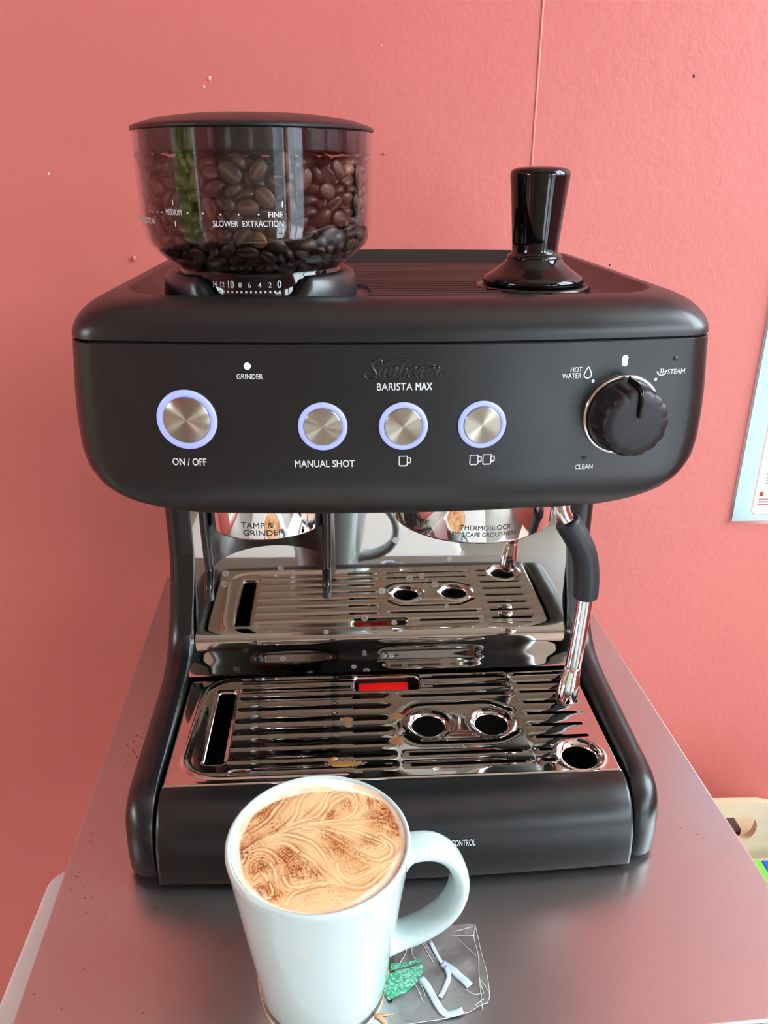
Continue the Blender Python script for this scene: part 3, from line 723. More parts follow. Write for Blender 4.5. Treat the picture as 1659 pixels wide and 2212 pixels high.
# ---- outlets under the head
gx, gy, gr = -.0763, .045, .0375
outlet = mesh('grinder_outlet', *lathe([(gr, .238), (gr, .2025), (gr-.0004, .2015), (gr-.0016, .2012), (gr-.003, .2016), (gr-.003, .212)], 96, (gx, gy), False, True), M['chrome'], mc, angle=60); outlet['label'] = 'chrome grinder outlet collar'
def cyl_fn(cx, cy, r): return lambda u, w, d: (cx+(r+d)*math.sin(u/r), cy-(r+d)*math.cos(u/r), w)
GP = M['grey_print']
text('lettering', 'TAMP &', -.0125, .0065, .2092, .2128, cyl_fn(gx, gy, gr), GP, outlet, .004, .0001)
text('lettering', 'GRINDER', -.0115, .0125, .2045, .2080, cyl_fn(gx, gy, gr), GP, outlet, .004, .0001)
kx, ky, kr = .0535, .055, .0513
head = mesh('group_head', *lathe([(kr, .238), (kr, .1992), (kr-.0005, .1980), (kr-.0020, .1976), (kr-.0045, .1982), (kr-.0050, .214), (.006, .214)], 112, (kx, ky), False, True), M['chrome'], mc, angle=60); head['label'] = 'polished chrome group head'
fnh = cyl_fn(kx, ky, kr)
text('lettering', 'THERMOBLOCK', -.0150, .0160, .2068, .2098, fnh, GP, head, .003, .0001)
text('lettering', '58MM CAF\u00c9 GROUP HEAD', -.0215, .0205, .2026, .2060, fnh, GP, head, 0, .0001)
text('lettering', 'INSERT', -.0415, -.0345, .2062, .2088, fnh, GP, head, .004, .0001)
mesh('marker_dot', *dot_vf(-.0425, .2082, .0009, fnh, .0001), GP, head, smooth=False)
# portafilter cradle under the grinder
cr_o, cr_i = .0415, .0392
A0 = math.radians(-27); A1 = math.radians(207)
def cradle():
    loops = []; n = 60
    for i in range(n+1):
        a = A0+(A1-A0)*i/n
        back = ss(-.35, .75, math.sin(a))
        zb = .1600+0*back
        c, s = math.cos(a), math.sin(a)
        loops.append([(gx+r*c, gy+.004+r*s, z) for r, z in ((cr_o, .236), (cr_o, zb+.0008), (cr_o-.0006, zb), (cr_i+.0006, zb), (cr_i, zb+.0008), (cr_i, .236))])
    return loft(loops, True, True, True)
cradle_o = mesh('portafilter_cradle', *cradle(), M['black_semi'], mc, angle=40)
for s in (-1, 1):
    xb = gx+s*.0360
    pth = catmull([(xb+s*.0010, .0290, .236), (xb+s*.0008, .0290, .205), (xb+s*.0004, .0290, .182), (xb, .0285, .1730), (xb, .0250, .1690), (xb, .0215, .1655), (xb, .0200, .1630), (xb, .0200, .1570)], 4)
    mesh('cradle_arm', *tube([tuple(p) for p in pth], .0036, 10, flat=.8), M['black_semi'], cradle_o, angle=50)
# steam wand
wp = catmull([(.1010, .026, .238), (.1015, .025, .222), (.1030, .0225, .2115), (.1075, .0215, .2030), (.1140, .0212, .1930), (.1200, .0210, .1810), (.1230, .0208, .1660), (.1235, .0206, .1500), (.1224, .0204, .1260), (.1208, .0202, .1020), (.1200, .0201, .0920)], 6)
wand = mesh('steam_wand', *tube([tuple(p) for p in wp], .0051, 20), M['chrome'], mc); wand['label'] = 'chrome steam wand tube'
gp = catmull([(.1068, .0216, .2045), (.1095, .0215, .2000), (.1140, .0212, .1930), (.1198, .0210, .1815), (.1226, .0208, .1680), (.1234, .0207, .1580), (.1234, .0206, .1510)], 8)
m_ = len(gp)
mesh('wand_grip', *tube([tuple(p) for p in gp], [.0064 if k == 0 else (.0074 if k < 3 else (.0080 if k < m_-2 else (.0078 if k < m_-1 else .0068))) for k in range(m_)], 24), M['black_soft'], wand, angle=60)['label'] = 'black rubber grip'
tp = [(.12045, .02012, .1000), (.1203, .02011, .0975), (.1201, .0201, .0955), (.1196, .0200, .0925), (.1192, .0199, .0885), (.1186, .0198, .0830), (.1178, .0196, .0755), (.1175, .0195, .0722), (.11745, .0195, .0712)]
mesh('wand_tip', *tube(tp, [.0050, .0056, .0058, .0060, .0068, .0071, .0069, .0062, .0052], 24), M['chrome'], wand)['label'] = 'chrome wand tip'
# ---- hopper on the top
ring_r = .0565
def collar():
    n = 120; loops = []
    def cut(a):   # window towards the front: depth 0..1
        d = math.degrees((a+PI/2+PI) % (2*PI)-PI); return ss(33, 24, abs(d+(-2)))if False else 1-ss(25, 35, abs(d+1))
    prof0 = [(.0575, TF-.002), (.0572, .3360), (.0565, .3425), (.0548, .3455), (.0525, .3468), (.0500, .3465), (.0480, .3450), (.0478, TF)]
    for r, z in prof0:
        L = []
        for i in range(n):
            a = 2*PI*i/n; c = cut(a); zz = z
            if z > .3355: zz = z*(1-c)+(.3352+(z-.3355)*.12)*c
            rr = r-(.0030*c if z > .334 and r > .054 else 0)
            L.append((HX+rr*math.cos(a), HY+rr*math.sin(a), zz))
        loops.append(L)
    return loft(loops, True)
hopper = mesh('hopper_collar', *collar(), M['black'], mc, angle=50)
dial = mesh('grind_dial', *lathe([(.0474, TF), (.0474, .3480), (.0462, .3490), (.040, .3490)], 96, (HX, HY)), M['black_gloss'], mc)
fnd = cyl_fn(HX, HY, .0475)
NUM = [('14', -.0230, 0), ('12', -.0182, 0), ('10', -.0131, 1), ('8', -.0079, 0), ('6', -.0027, 0), ('4', .0029, 0), ('2', .0085, 0), ('0', .0137, 1)]
for s, u, big in NUM:
    w = (.0017 if len(s) == 1 else .0025)*(1.35 if big else 1.0)
    text('lettering', s, u-w/2, u+w/2, .3408 if not big else .3404, .3436 if not big else .3444, fnd, WP, dial, .01, .0002)
mesh('scale_tick', *join(*[([fnd(u+a, .3384+b, d) for d in (.0002, -.0002) for a, b in ((-.0005, -.0006), (.0005, -.0006), (.0005, .0006), (-.0005, .0006))], box(0, 1, 0, 1, 0, 1)[1] if False else [(0, 1, 2, 3), (7, 6, 5, 4), (0, 4, 5, 1), (1, 5, 6, 2), (2, 6, 7, 3), (3, 7, 4, 0)]) for u in np.linspace(-.0205, .0137, 14)]), WP, dial, smooth=False)
# clear bowl: inner and outer skins
bowl_o = [(.0462, .3440), (.0468, .3475), (.0530, .3520), (.0585, .3567), (.0625, .3605), (.0645, .3645), (.0655, .3690), (.0662, .3750), (.0668, .3950), (.0671, .4196)]
bowl = [tuple(p) for p in catmull([(a, b, 0) for a, b in bowl_o], 4)]
bprof = [(p[0], p[1]) for p in bowl]+[(p[0]-.0013, p[1]) for p in reversed(bowl)]
bo = mesh('hopper_bowl', *lathe(bprof, 128, (HX, HY)), M['smoky'], mc, angle=60); bo['label'] = 'smoky clear plastic bowl'
fnb = lambda u, w, d: (lambda r: (HX+(r+d)*math.sin(u/.066), HY-(r+d)*math.cos(u/.066), w))(np.interp(w, [p[1] for p in bowl], [p[0] for p in bowl])+.0001)
text('lettering', 'SLOWER  EXTRACTION', -.0178, .0185, .3734, .3764, fnb, WP, bo, .006, .0001)
text('lettering', 'FINE', .0110, .0185, .3778, .3807, fnb, WP, bo, .006, .0001)
text('lettering', 'MEDIUM', -.0470, -.0358, .3786, .3814, fnb, WP, bo, .0, .0001)
text('lettering', 'FASTER  EXTRACTION', -.0960, -.0590, .3734, .3763, fnb, WP, bo, .006, .0001)
mesh('scale_tick', *join(*[stroke_vf([(u, w0), (u, w1)], .0005, fnb, .0001) for u, w0, w1 in ((.0182, .3828, .3856), (.0182, .3693, .3721), (-.0412, .3834, .3860), (-.0410, .3728, .3756))], *[dot_vf(u, .3794+.0003*(u < -.02), .00045, fnb, .0001, 12) for u in (-.0320, -.0228, -.0133, -.0040, .0060, -.0505, -.0548, -.0592, -.0636)]), WP, bo, smooth=False)
# lid: shallow black dome with a ribbed skirt seen through the bowl
mesh('hopper_lid', *lathe([(.0640, .4198), (.0670, .4199), (.0676, .4204), (.0677, .4214), (.0672, .4221), (.0645, .4232), (.0560, .4258), (.0400, .4280), (.0200, .4291), (.0002, .4295)], 96, (HX, HY)), M['black'], mc, angle=40)
bpy.data.objects['hopper_lid']['label'] = 'shallow domed black lid'
def skirt():
    n = 240; loops = []
    for r, z in ((.0630, .4200), (.0630, .4108), (.0624, .4100), (.0605, .4100), (.0600, .4200)):
        L = []
        for i in range(n):
            a = 2*PI*i/n; k = (i % 8)/8; rib = .0016*(1-abs(2*k-1)**3); zz = z-(.0010*math.sin(PI*k) if z < .415 else 0)
            L.append((HX+(r+rib-.0008)*math.cos(a), HY+(r+rib-.0008)*math.sin(a), zz))
        loops.append(L)
    return loft(loops, True)
mesh('lid_skirt', *skirt(), M['black_semi'], bpy.data.objects['hopper_lid'], angle=35)

# ---- coffee beans, each a thing of its own
def bean_mesh():
    nu, nv = 14, 12; v = []; f = []; mats = []
    for j in range(nv+1):
        t = PI*j/nv
        for i in range(nu):
            p = 2*PI*i/nu
            x = .0062*math.cos(t); y = .0045*math.sin(t)*math.cos(p); z = .0041*math.sin(t)*math.sin(p)
            if z < 0:
                z *= .42
                z += .0011*math.exp(-(y/.00065)**2)*math.sin(t)
            v.append((x, y, z))
    for j in range(nv):
        for i in range(nu):
            a = j*nu+i; b = j*nu+(i+1) % nu; f.append((a, a+nu, b+nu, b))
    me = bpy.data.meshes.new('coffee_bean'); me.from_pydata(v, [], f); me.materials.append(M['bean']); me.materials.append(M['bean_crease'])
    for p in me.polygons:
        c = p.center
        if c.z < 0 and abs(c.y) < .00055 and abs(c.x) < .0056: p.material_index = 1
    me.shade_smooth(); return me
bm_ = bean_mesh()
BEANS = [
    [384,-1218,1459,42,-52,40,63,92], [134,-1257,1402,61,-66,-34,-27,91], [-152,-1252,1379,70,-64,27,18,108], [-72,-1187,1477,80,-11,25,-53,102], [7,-1251,1049,2,-1,72,70,93], [191,-1239,1143,64,-67,24,31,99], [383,-1199,1195,11,-32,61,72,92], [-64,-1225,757,71,-56,-22,-36,101],
    [-327,-1180,1361,83,-54,0,15,96], [-396,-1186,1041,31,-52,-49,-63,97], [-588,-1071,1465,95,24,-9,-17,101], [-510,-1155,1321,35,-59,-41,-61,94], [-18,-1197,1142,96,-14,-12,-24,97], [-126,-1192,1209,93,12,-22,26,91], [69,-1194,897,18,4,-84,51,95], [-216,-1182,1082,22,10,-44,86,98],
    [581,-1119,1313,18,-48,52,68,99], [-315,-1166,1241,48,86,-14,15,99], [-126,-1181,926,55,11,77,-30,100], [488,-1077,1435,79,-15,5,-60,95], [346,-1158,862,37,-66,-42,-50,102], [244,-1169,876,67,36,-62,19,92], [315,-1159,1278,76,-42,-1,49,107], [-455,-1128,716,70,-59,-6,-39,105],
    [-378,-1084,1435,44,2,-19,-88,107], [138,-1166,1010,7,-89,43,-12,91], [64,-1163,730,24,18,54,79,106], [-178,-1101,1424,81,-30,7,50,102], [429,-1115,1034,4,67,4,74,102], [-2,-1137,1350,32,78,-38,-37,107], [-31,-1146,593,4,2,45,89,98], [28,-1095,1418,37,44,38,72,101],
    [208,-1092,1402,82,48,26,18,100], [-506,-1087,1140,93,-13,-7,-33,99], [131,-1134,1273,74,-16,17,-63,96], [-226,-1125,789,42,0,38,-83,102], [-387,-1101,862,89,19,-6,41,91], [307,-1107,1071,61,22,45,-62,106], [-768,-936,1436,10,22,79,-57,96], [-518,-1066,928,97,13,-14,-12,107],
    [402,-1071,1350,84,-15,25,-45,102], [710,-987,1358,22,82,41,-33,91], [271,-1100,679,46,87,15,-15,107], [74,-1113,861,22,-26,-45,-82,96], [455,-1071,753,24,36,73,-53,103], [611,-1031,1092,17,8,-8,-98,97], [-633,-1024,1303,42,1,-86,29,107], [-246,-1096,964,43,-67,-56,21,106],
    [599,-1030,980,17,9,-4,-98,98], [-226,-1094,644,27,30,89,-21,103], [824,-951,1202,36,16,-67,-63,90], [136,-1098,1062,86,-13,1,50,95], [-189,-1091,1006,56,50,8,66,99], [947,-840,1411,49,2,-72,-50,91], [444,-1050,1166,83,-33,1,-45,93], [173,-1084,541,84,-32,13,43,93],
    [66,-1084,1180,94,-22,13,22,105], [520,-1027,895,8,90,-38,19,96], [-158,-1075,1291,71,-10,-7,69,91], [819,-915,1334,70,-42,26,52,100], [-409,-1037,1013,88,-23,35,20,93], [-653,-980,1023,6,71,-51,49,106], [-266,-1056,719,29,12,13,-94,92], [-500,-1014,813,48,33,-36,-73,107],
    [-326,-1040,1267,6,-43,89,-13,97], [-696,-954,1137,97,18,-17,7,101], [-682,-957,827,51,4,-14,85,102], [214,-1047,941,1,-24,-64,73,93], [631,-969,1246,0,47,88,1,106], [25,-1051,1046,21,45,-68,-54,107], [-329,-1029,1150,4,94,-27,-21,102], [-564,-963,1359,62,-14,-27,-72,102],
    [-175,-1041,1177,47,-15,-48,72,93], [584,-973,668,95,26,6,15,95], [-482,-996,1287,21,44,68,-55,99], [203,-1031,1233,17,-65,-26,-70,94], [617,-958,778,55,-6,2,83,106], [-877,-809,1419,19,-17,2,97,107], [312,-1017,791,30,18,6,-94,91], [737,-917,944,25,7,93,-25,108],
    [-774,-901,1258,94,-28,14,13,104], [-784,-897,984,20,44,62,-62,105], [-964,-810,1220,66,-63,28,-30,93], [555,-961,1334,10,47,22,-85,92], [-616,-949,697,88,8,23,42,107], [719,-916,1097,33,-79,51,-2,99], [-288,-1006,1328,36,8,-12,-92,96], [-381,-996,636,60,28,31,-68,99],
    [-590,-950,566,42,10,41,80,99], [-372,-995,781,90,20,-24,-30,97], [949,-808,925,38,23,-65,-62,95], [-201,-943,1461,87,-14,4,47,100], [-621,-878,1444,91,-24,-3,-33,104], [169,-965,1413,18,92,26,26,100], [-836,-855,1109,82,9,-49,-29,101], [876,-835,1053,6,-34,34,87,106],
    [823,-858,801,92,28,6,28,93], [-164,-1003,542,28,23,93,-10,93], [-1033,-676,1441,28,-59,26,-71,102], [17,-1004,533,60,70,-33,20,90], [394,-973,948,0,-93,-37,-4,105], [-388,-942,1384,48,-71,13,50,103], [-751,-878,689,34,87,-11,-33,100], [375,-972,567,20,-43,1,-88,92],
    [-63,-995,755,66,-17,6,73,101], [359,-966,1309,2,-97,1,23,107], [726,-876,708,52,28,6,80,92], [281,-974,1057,33,-17,-78,51,99], [87,-987,686,80,29,6,-52,100], [455,-947,713,56,-59,-1,59,102], [-397,-957,496,23,6,32,92,108], [-82,-986,629,74,-23,-8,-62,103],
    [518,-932,580,32,-28,52,-74,93], [-5,-981,919,4,96,15,23,92], [260,-968,725,16,-89,42,-9,106], [-814,-824,798,45,-9,2,-89,93], [426,-884,1417,60,0,-74,30,99], [121,-962,796,99,7,10,-2,96], [-845,-780,1361,13,-26,95,-12,96], [-204,-955,661,23,37,-40,-81,90],
    [1026,-650,1411,79,28,3,55,95], [-94,-959,1160,4,-99,3,-13,105], [392,-931,1063,31,90,-26,-18,98], [-74,-958,1227,54,-9,-7,83,94], [-213,-951,795,30,-21,27,89,104], [925,-754,1188,64,13,-15,-74,101], [221,-948,932,25,-9,-85,-46,96], [-725,-843,956,74,-66,6,-8,102],
    [-505,-905,1080,64,8,-76,10,101], [306,-937,561,28,68,-54,-42,99], [-56,-879,1460,38,64,62,25,107], [-879,-766,901,60,19,-63,-46,105], [521,-828,1449,11,-86,38,-32,106], [-332,-921,875,90,-24,-19,-32,102], [64,-931,1337,17,57,-73,-35,107], [466,-899,1064,52,15,44,72,90],
    [133,-936,422,94,-33,-9,-7,105], [723,-786,1396,14,56,-82,1,100], [1026,-668,1327,8,56,-73,-38,99], [887,-749,722,32,-6,30,-89,103], [-1114,-594,1340,8,-67,-25,-70,98], [662,-837,614,98,-10,16,-3,107], [-669,-834,725,69,-25,-36,-58,93], [-119,-926,976,60,75,-25,12,104],
    [-690,-823,1083,33,1,-13,93,103], [-663,-813,1356,9,90,38,-21,96], [105,-920,596,79,59,-1,-15,103], [-518,-869,884,94,-15,-2,31,100], [750,-796,1206,84,-17,49,-15,99], [-909,-722,707,87,19,-25,-38,99], [-956,-694,1257,12,-12,-47,-87,103], [597,-845,1304,85,1,5,-53,92],
    [355,-893,1149,93,-24,-3,26,97], [-995,-667,867,42,-19,-86,21,92], [-438,-878,1036,76,-34,55,-1,97], [665,-818,1023,10,-89,43,10,96], [563,-848,940,52,65,-25,-50,104], [-977,-674,1095,38,1,3,92,108], [996,-661,1141,16,84,51,8,104], [-998,-659,963,30,-44,5,-85,99],
    [867,-732,1300,83,29,-7,-47,91], [1073,-607,772,33,34,-51,-72,98], [-427,-870,1188,49,-9,21,84,105], [536,-843,1124,33,36,33,81,105], [1011,-640,1014,16,53,-82,-16,100], [439,-861,552,56,-73,35,18,100], [-426,-862,612,12,-6,-12,98,105], [-276,-881,1088,61,37,-51,48,102],
    [-723,-727,1426,13,-19,-38,-90,93], [139,-888,1180,76,61,-9,19,107], [-72,-888,461,25,28,67,-64,104], [353,-862,412,86,-42,-3,29,94], [1136,-526,1060,65,-6,-71,-26,93], [1158,-497,1335,66,-4,-70,-26,104], [-1192,-322,1557,1,-35,-93,5,93], [-125,-858,1359,12,-92,-28,23,98],
    [661,-788,487,54,3,-33,-77,100], [-295,-796,1456,51,16,79,-30,105], [-773,-743,1172,6,-5,25,97,102], [811,-722,904,12,90,31,-26,105], [812,-720,637,54,46,18,68,96], [-242,-859,522,13,27,67,-68,93], [-1013,-540,1435,75,-51,-10,-41,93], [-1114,-421,1497,12,-4,98,-16,99],
    [-257,-855,1259,39,7,-29,87,95], [-568,-717,1495,79,36,-20,-46,92], [387,-837,827,26,4,69,-67,103], [-566,-800,1204,70,-34,-8,63,103], [1061,-560,1198,67,-6,1,-74,91], [-796,-712,639,26,9,23,-93,106], [134,-799,1418,89,-7,-1,45,97], [950,-623,874,38,12,-5,92,90],
    [636,-764,883,59,25,-16,75,96], [-486,-768,1385,96,19,-12,-19,107], [247,-817,1350,3,37,-91,-20,104], [-719,-730,555,14,-66,62,-41,102], [-1060,-540,1166,95,4,-23,-21,99], [-549,-782,494,22,-21,5,95,107], [-1105,-496,702,18,44,37,80,101], [-992,-578,797,17,-49,83,21,95],
    [911,-628,645,6,-83,-20,-51,101], [615,-751,1206,50,20,10,84,104], [293,-732,1487,78,25,16,-56,100], [-1071,-513,1037,60,-45,-54,38,98], [-1188,-406,1192,66,-2,71,22,100], [-478,-778,765,28,-12,-71,63,99], [435,-783,1270,81,12,19,-54,105], [914,-608,1241,79,-47,-23,32,98],
    [-426,-780,430,60,72,-34,-7,91], [-735,-693,905,30,23,-70,-60,96], [-1182,-394,970,68,-38,59,-19,104], [722,-695,1076,98,3,16,-13,105], [492,-762,704,22,-11,73,-64,95], [-559,-746,1012,31,64,33,-62,102], [-662,-714,847,19,54,-31,76,96], [-610,-730,653,69,-57,36,-28,93],
    [-835,-602,1396,99,6,5,13,100], [1056,-494,623,69,-38,-21,57,104], [-846,-629,1003,3,79,54,-29,94], [1176,-323,1411,54,-4,21,-82,90], [1169,-384,767,65,-49,-37,45,101], [671,-698,789,92,26,2,28,103], [784,-651,954,94,-19,4,-27,100], [-1045,-488,871,74,-42,-30,44,101],
    [754,-659,554,85,24,44,17,100], [1049,-482,889,5,5,-97,22,93], [911,-546,1379,28,-47,-19,81,94], [-727,-663,1040,76,19,26,-56,98], [-946,-548,1297,22,-13,12,96,101], [-110,-698,1470,42,1,16,-89,97], [1005,-505,1097,69,-66,-24,20,96], [-1173,-251,1475,7,15,93,32,96],
    [687,-671,731,25,-83,-49,-6,95], [1167,-356,908,55,16,-43,-69,97], [519,-720,439,65,66,36,12,97], [-751,-644,1284,88,9,-4,-46,101], [-1121,-390,1330,49,24,1,84,108], [597,-667,1376,30,39,2,87,91], [782,-587,1393,21,43,42,-77,102], [-828,-600,556,26,31,-69,60,102],
    [-472,-649,1474,85,-10,-3,-51,96], [1133,-373,1184,78,13,22,-56,96], [878,-565,800,18,85,42,26,99], [-406,-722,1304,88,11,-17,42,100], [594,-678,585,67,62,16,36,91], [-745,-621,741,54,2,15,83,104], [819,-586,1049,2,34,35,87,103], [-333,-653,1467,61,-20,58,-50,100],
    [1,-714,1360,87,22,12,-42,96], [-896,-529,663,96,-8,-3,25,101], [997,-459,719,10,37,-16,-91,99], [729,-613,1238,29,89,-4,-34,102], [86,-643,1480,39,81,35,-25,99], [-846,-552,1178,67,16,-32,65,108], [983,-383,1464,51,6,3,-86,107], [374,-670,1384,73,-11,-1,-67,103],
    [995,-442,1339,72,46,-17,-49,102], [-1142,-317,819,49,19,6,85,102], [-1219,-87,1487,80,-6,-34,-49,96], [1169,-279,1306,64,-7,18,-74,105], [1017,-422,965,44,4,-13,88,93], [-951,-468,588,11,68,-72,4,107], [-190,-675,1370,61,21,16,-75,106], [-1090,-350,693,31,-83,40,23,107],
    [537,-637,1352,25,-57,-78,6,91], [1116,-320,1076,72,66,19,-1,107], [-814,-544,820,75,-5,-38,-54,103], [-954,-455,1119,82,-9,-27,50,99], [-1166,-256,1275,88,35,6,-31,92], [-935,-465,1005,24,-70,-63,22,100], [-845,-521,1032,88,-25,22,-35,106], [-661,-599,1196,46,-16,-58,66,98],
    [828,-521,849,80,-32,-44,27,107], [-1168,-235,1133,51,9,-72,47,105], [-653,-597,431,19,-34,-65,65,91], [867,-496,551,83,54,10,5,99], [678,-586,464,50,16,70,-49,99], [-793,-535,533,60,-52,-38,-47,106], [1005,-390,1210,5,47,-11,-87,99], [798,-524,666,42,-1,24,-87,93],
    [-567,-613,1308,68,4,-14,72,107], [577,-537,1480,70,-62,-34,14,101], [1186,-191,1202,71,40,-2,58,98], [-1187,-152,1368,54,-59,-41,-44,106], [-636,-544,1415,63,-16,-25,72,105], [-896,-417,1401,5,-5,-37,93,103], [-970,-292,1521,7,98,-2,-19,99], [281,-587,1456,69,-50,-47,21,104],
    [-1048,-331,1188,51,66,-37,41,90], [755,-527,1301,62,-61,49,-5,94], [-1157,-205,928,47,1,-51,-72,98], [1144,-211,971,4,21,23,95,99], [-1049,-314,991,80,25,-47,-27,91], [1075,-286,650,11,52,-74,41,97], [1217,-106,1105,52,35,-14,-77,96], [1224,59,1481,93,1,-35,10,105],
    [-1244,-55,909,37,60,36,61,95], [1055,-299,760,49,-45,22,71,100], [878,-442,1054,29,-64,67,24,96], [-934,-400,729,16,-4,-9,-98,106], [1177,-147,765,54,8,-20,-81,94], [831,-464,1167,47,31,19,80,100], [1039,-265,1374,68,-3,-25,69,105], [771,-442,1412,12,-3,-13,-98,105],
    [-1202,-79,1056,16,65,-59,-45,91], [-1112,-201,1087,63,-73,19,-18,92], [1183,-71,1353,18,-32,27,-89,100], [-916,-381,1277,9,-13,74,-66,91], [-1138,-156,755,98,9,15,-9,103], [1132,-156,673,25,92,-8,29,91], [948,-345,882,2,4,22,-98,97], [396,-505,1483,47,4,87,14,94],
    [-908,-374,895,16,63,75,15,106], [1249,47,1050,66,-19,-68,24,100], [-987,-288,1353,11,-86,43,-23,93], [-1160,-102,1161,14,-12,-25,-95,101], [910,-367,530,73,64,-24,1,101], [1072,-112,1472,59,-4,-2,-81,107], [-742,-463,1332,1,27,96,-8,95], [760,-456,451,58,4,75,-32,92],
    [1179,-63,902,34,27,88,18,93], [-42,-524,1420,100,4,3,-7,103], [-1184,106,1479,3,4,-18,-98,98], [-1023,-210,1393,50,25,-15,-82,92], [1211,3,1199,53,-27,0,81,91], [-386,-529,1392,30,18,13,-93,104], [1036,-234,1152,30,35,-60,66,94], [-1207,43,1356,61,45,-12,-64,100],
    [1064,-196,852,2,-10,16,98,106], [-896,-352,617,97,-3,2,-25,91], [-801,-415,1155,42,-36,-49,67,92], [-1051,-204,1208,37,12,-31,86,99], [970,-284,984,4,-1,-49,-87,95], [-1237,112,835,72,-5,68,-11,97], [-614,-409,1493,97,-18,13,-13,104], [-1028,-211,617,20,30,6,-93,100],
    [-1187,19,1168,48,-14,-50,-71,104], [-951,-278,947,89,0,-27,37,91], [-403,-451,1492,39,17,-18,-89,97], [-1125,-70,659,91,19,8,37,103], [1040,-182,1285,48,13,-4,87,90], [-1152,-24,779,84,-42,-28,-19,93], [182,-458,1474,29,-92,-23,16,102], [905,-310,681,24,48,-84,-6,96],
    [934,-283,788,50,-31,-57,57,96], [-943,-272,1071,71,-12,23,-65,96], [596,-465,1338,82,0,20,-53,92], [953,-259,522,96,12,-1,-24,103], [-813,-366,470,12,74,19,-64,102], [813,-365,1287,90,-10,15,-40,104], [1110,-45,1349,42,-22,-84,-26,91], [-1209,140,1320,10,-84,-24,-48,98],
    [-1095,-76,541,85,-16,28,-42,93], [-992,-202,899,31,-89,-34,2,100], [-947,-245,520,55,-24,-52,61,104], [-1182,97,1033,40,-29,-86,-10,101], [1186,109,890,18,60,55,55,101], [1195,180,1357,79,-15,-7,-58,95], [1091,-62,645,93,-31,-18,9,98], [1052,-116,1185,100,-6,5,-1,102],
    [1193,136,1307,3,59,80,-12,102], [855,-261,1416,49,0,-24,84,101], [879,-283,1146,79,10,51,33,92], [-1066,-11,1412,55,-38,-60,43,98], [-1029,-131,1037,54,-83,14,-8,101], [1088,-44,982,45,72,-8,51,104], [-633,-386,1398,6,36,91,22,96], [898,-261,409,44,26,-23,-83,93],
    [1041,-108,503,23,33,-11,-91,100], [-1162,114,623,47,-36,26,-76,105], [-1096,-10,1251,90,-8,29,-30,97], [-781,-278,1432,63,-10,15,76,107], [-1145,270,1458,47,88,5,-3,105], [-946,-193,742,71,2,25,-66,101], [1145,102,762,4,34,94,8,102], [1139,89,586,91,1,-42,3,94],
    [983,-143,718,88,45,-1,10,99], [981,-144,1093,1,17,34,93,91], [-800,-279,1367,11,85,50,-8,100], [-875,-240,1239,63,-34,-67,21,103], [902,-213,1282,37,63,-67,16,93], [-977,-104,1367,49,-41,77,6,100], [1161,192,1175,31,-91,20,-16,99], [-1176,249,1182,57,27,-66,41,100],
    [1125,619,1496,45,-29,-56,63,98], [-958,-138,1198,38,-90,-21,-8,91], [46,-362,1428,15,-3,3,-99,92], [-1046,-12,912,98,-5,-3,20,107], [-1186,387,921,46,-36,59,-56,91], [1066,29,888,62,-60,20,47,100], [668,-275,1479,94,-2,13,-32,104], [-1155,253,776,3,73,-57,-38,98],
    [-1136,435,1428,66,23,-4,-72,90], [1066,141,1415,37,13,1,-92,94], [-1056,36,1025,100,4,7,0,92], [1095,119,1018,28,40,6,87,98], [479,-350,1440,75,1,-22,62,101], [-1140,269,1022,17,17,-97,-3,93], [625,-318,1383,95,-15,25,-12,90], [-1116,204,882,61,-7,16,78,99],
    [-981,-55,783,60,-56,16,56,103], [1005,-12,782,64,76,14,2,94], [1134,291,1040,12,-4,-8,99,96], [1160,487,1260,34,-44,-54,63,106], [-876,-165,453,46,62,-40,-49,107], [887,-128,1359,13,43,62,-64,95], [1133,304,787,8,76,-56,34,107], [921,-113,948,15,-71,25,-64,105],
    [-1023,76,1366,53,-76,32,-21,107], [1038,70,1272,79,8,34,-50,102], [1093,333,1400,14,-19,87,-43,108], [-1085,180,1220,53,1,71,-47,90], [1011,29,1090,93,16,-18,-30,106], [-159,-325,1429,81,3,-5,58,94], [1073,163,1184,80,48,-4,-35,93], [-1056,127,758,6,-90,-2,43,105],
    [930,6,1436,73,-3,-16,66,105], [-1117,333,1291,20,-2,-60,77,105], [-991,15,1114,46,13,6,88,105], [1125,400,1117,74,-15,-5,-65,102], [-1116,354,1072,7,-16,4,-98,103], [-895,-106,645,61,-25,-69,32,92], [1108,322,923,4,-11,11,99,107], [-997,57,577,83,28,-46,-13,103],
    [-1025,112,813,47,-30,26,-79,92], [899,-83,624,18,70,14,68,100], [1073,245,634,99,1,-6,-15,105], [986,47,561,52,36,-57,53,97], [1076,474,1397,98,-2,13,13,99], [728,-194,1394,3,-94,14,31,98], [1098,370,802,88,-34,-16,29,95], [-1103,489,1333,42,27,-2,-86,101],
    [1054,204,905,22,52,81,-16,92], [-1100,570,828,1,-59,32,-74,108], [938,-7,1300,83,14,-42,36,105], [-522,-269,1445,94,27,11,-19,97], [327,-291,1475,25,66,-69,-18,99], [1073,318,1259,29,-3,95,-9,94], [-1090,423,1201,15,-26,6,95,104], [-1091,441,969,18,36,22,89,90],
    [-949,19,483,2,-43,82,-37,90], [-783,-129,1381,58,-75,-16,-27,101], [-1081,443,802,54,80,2,24,101], [885,-49,437,43,57,45,53,95], [-1002,147,1011,31,-92,18,13,100], [-928,13,1281,10,-87,37,-32,98], [980,712,1485,16,64,-70,-29,94], [-870,37,1464,29,-67,68,0,92],
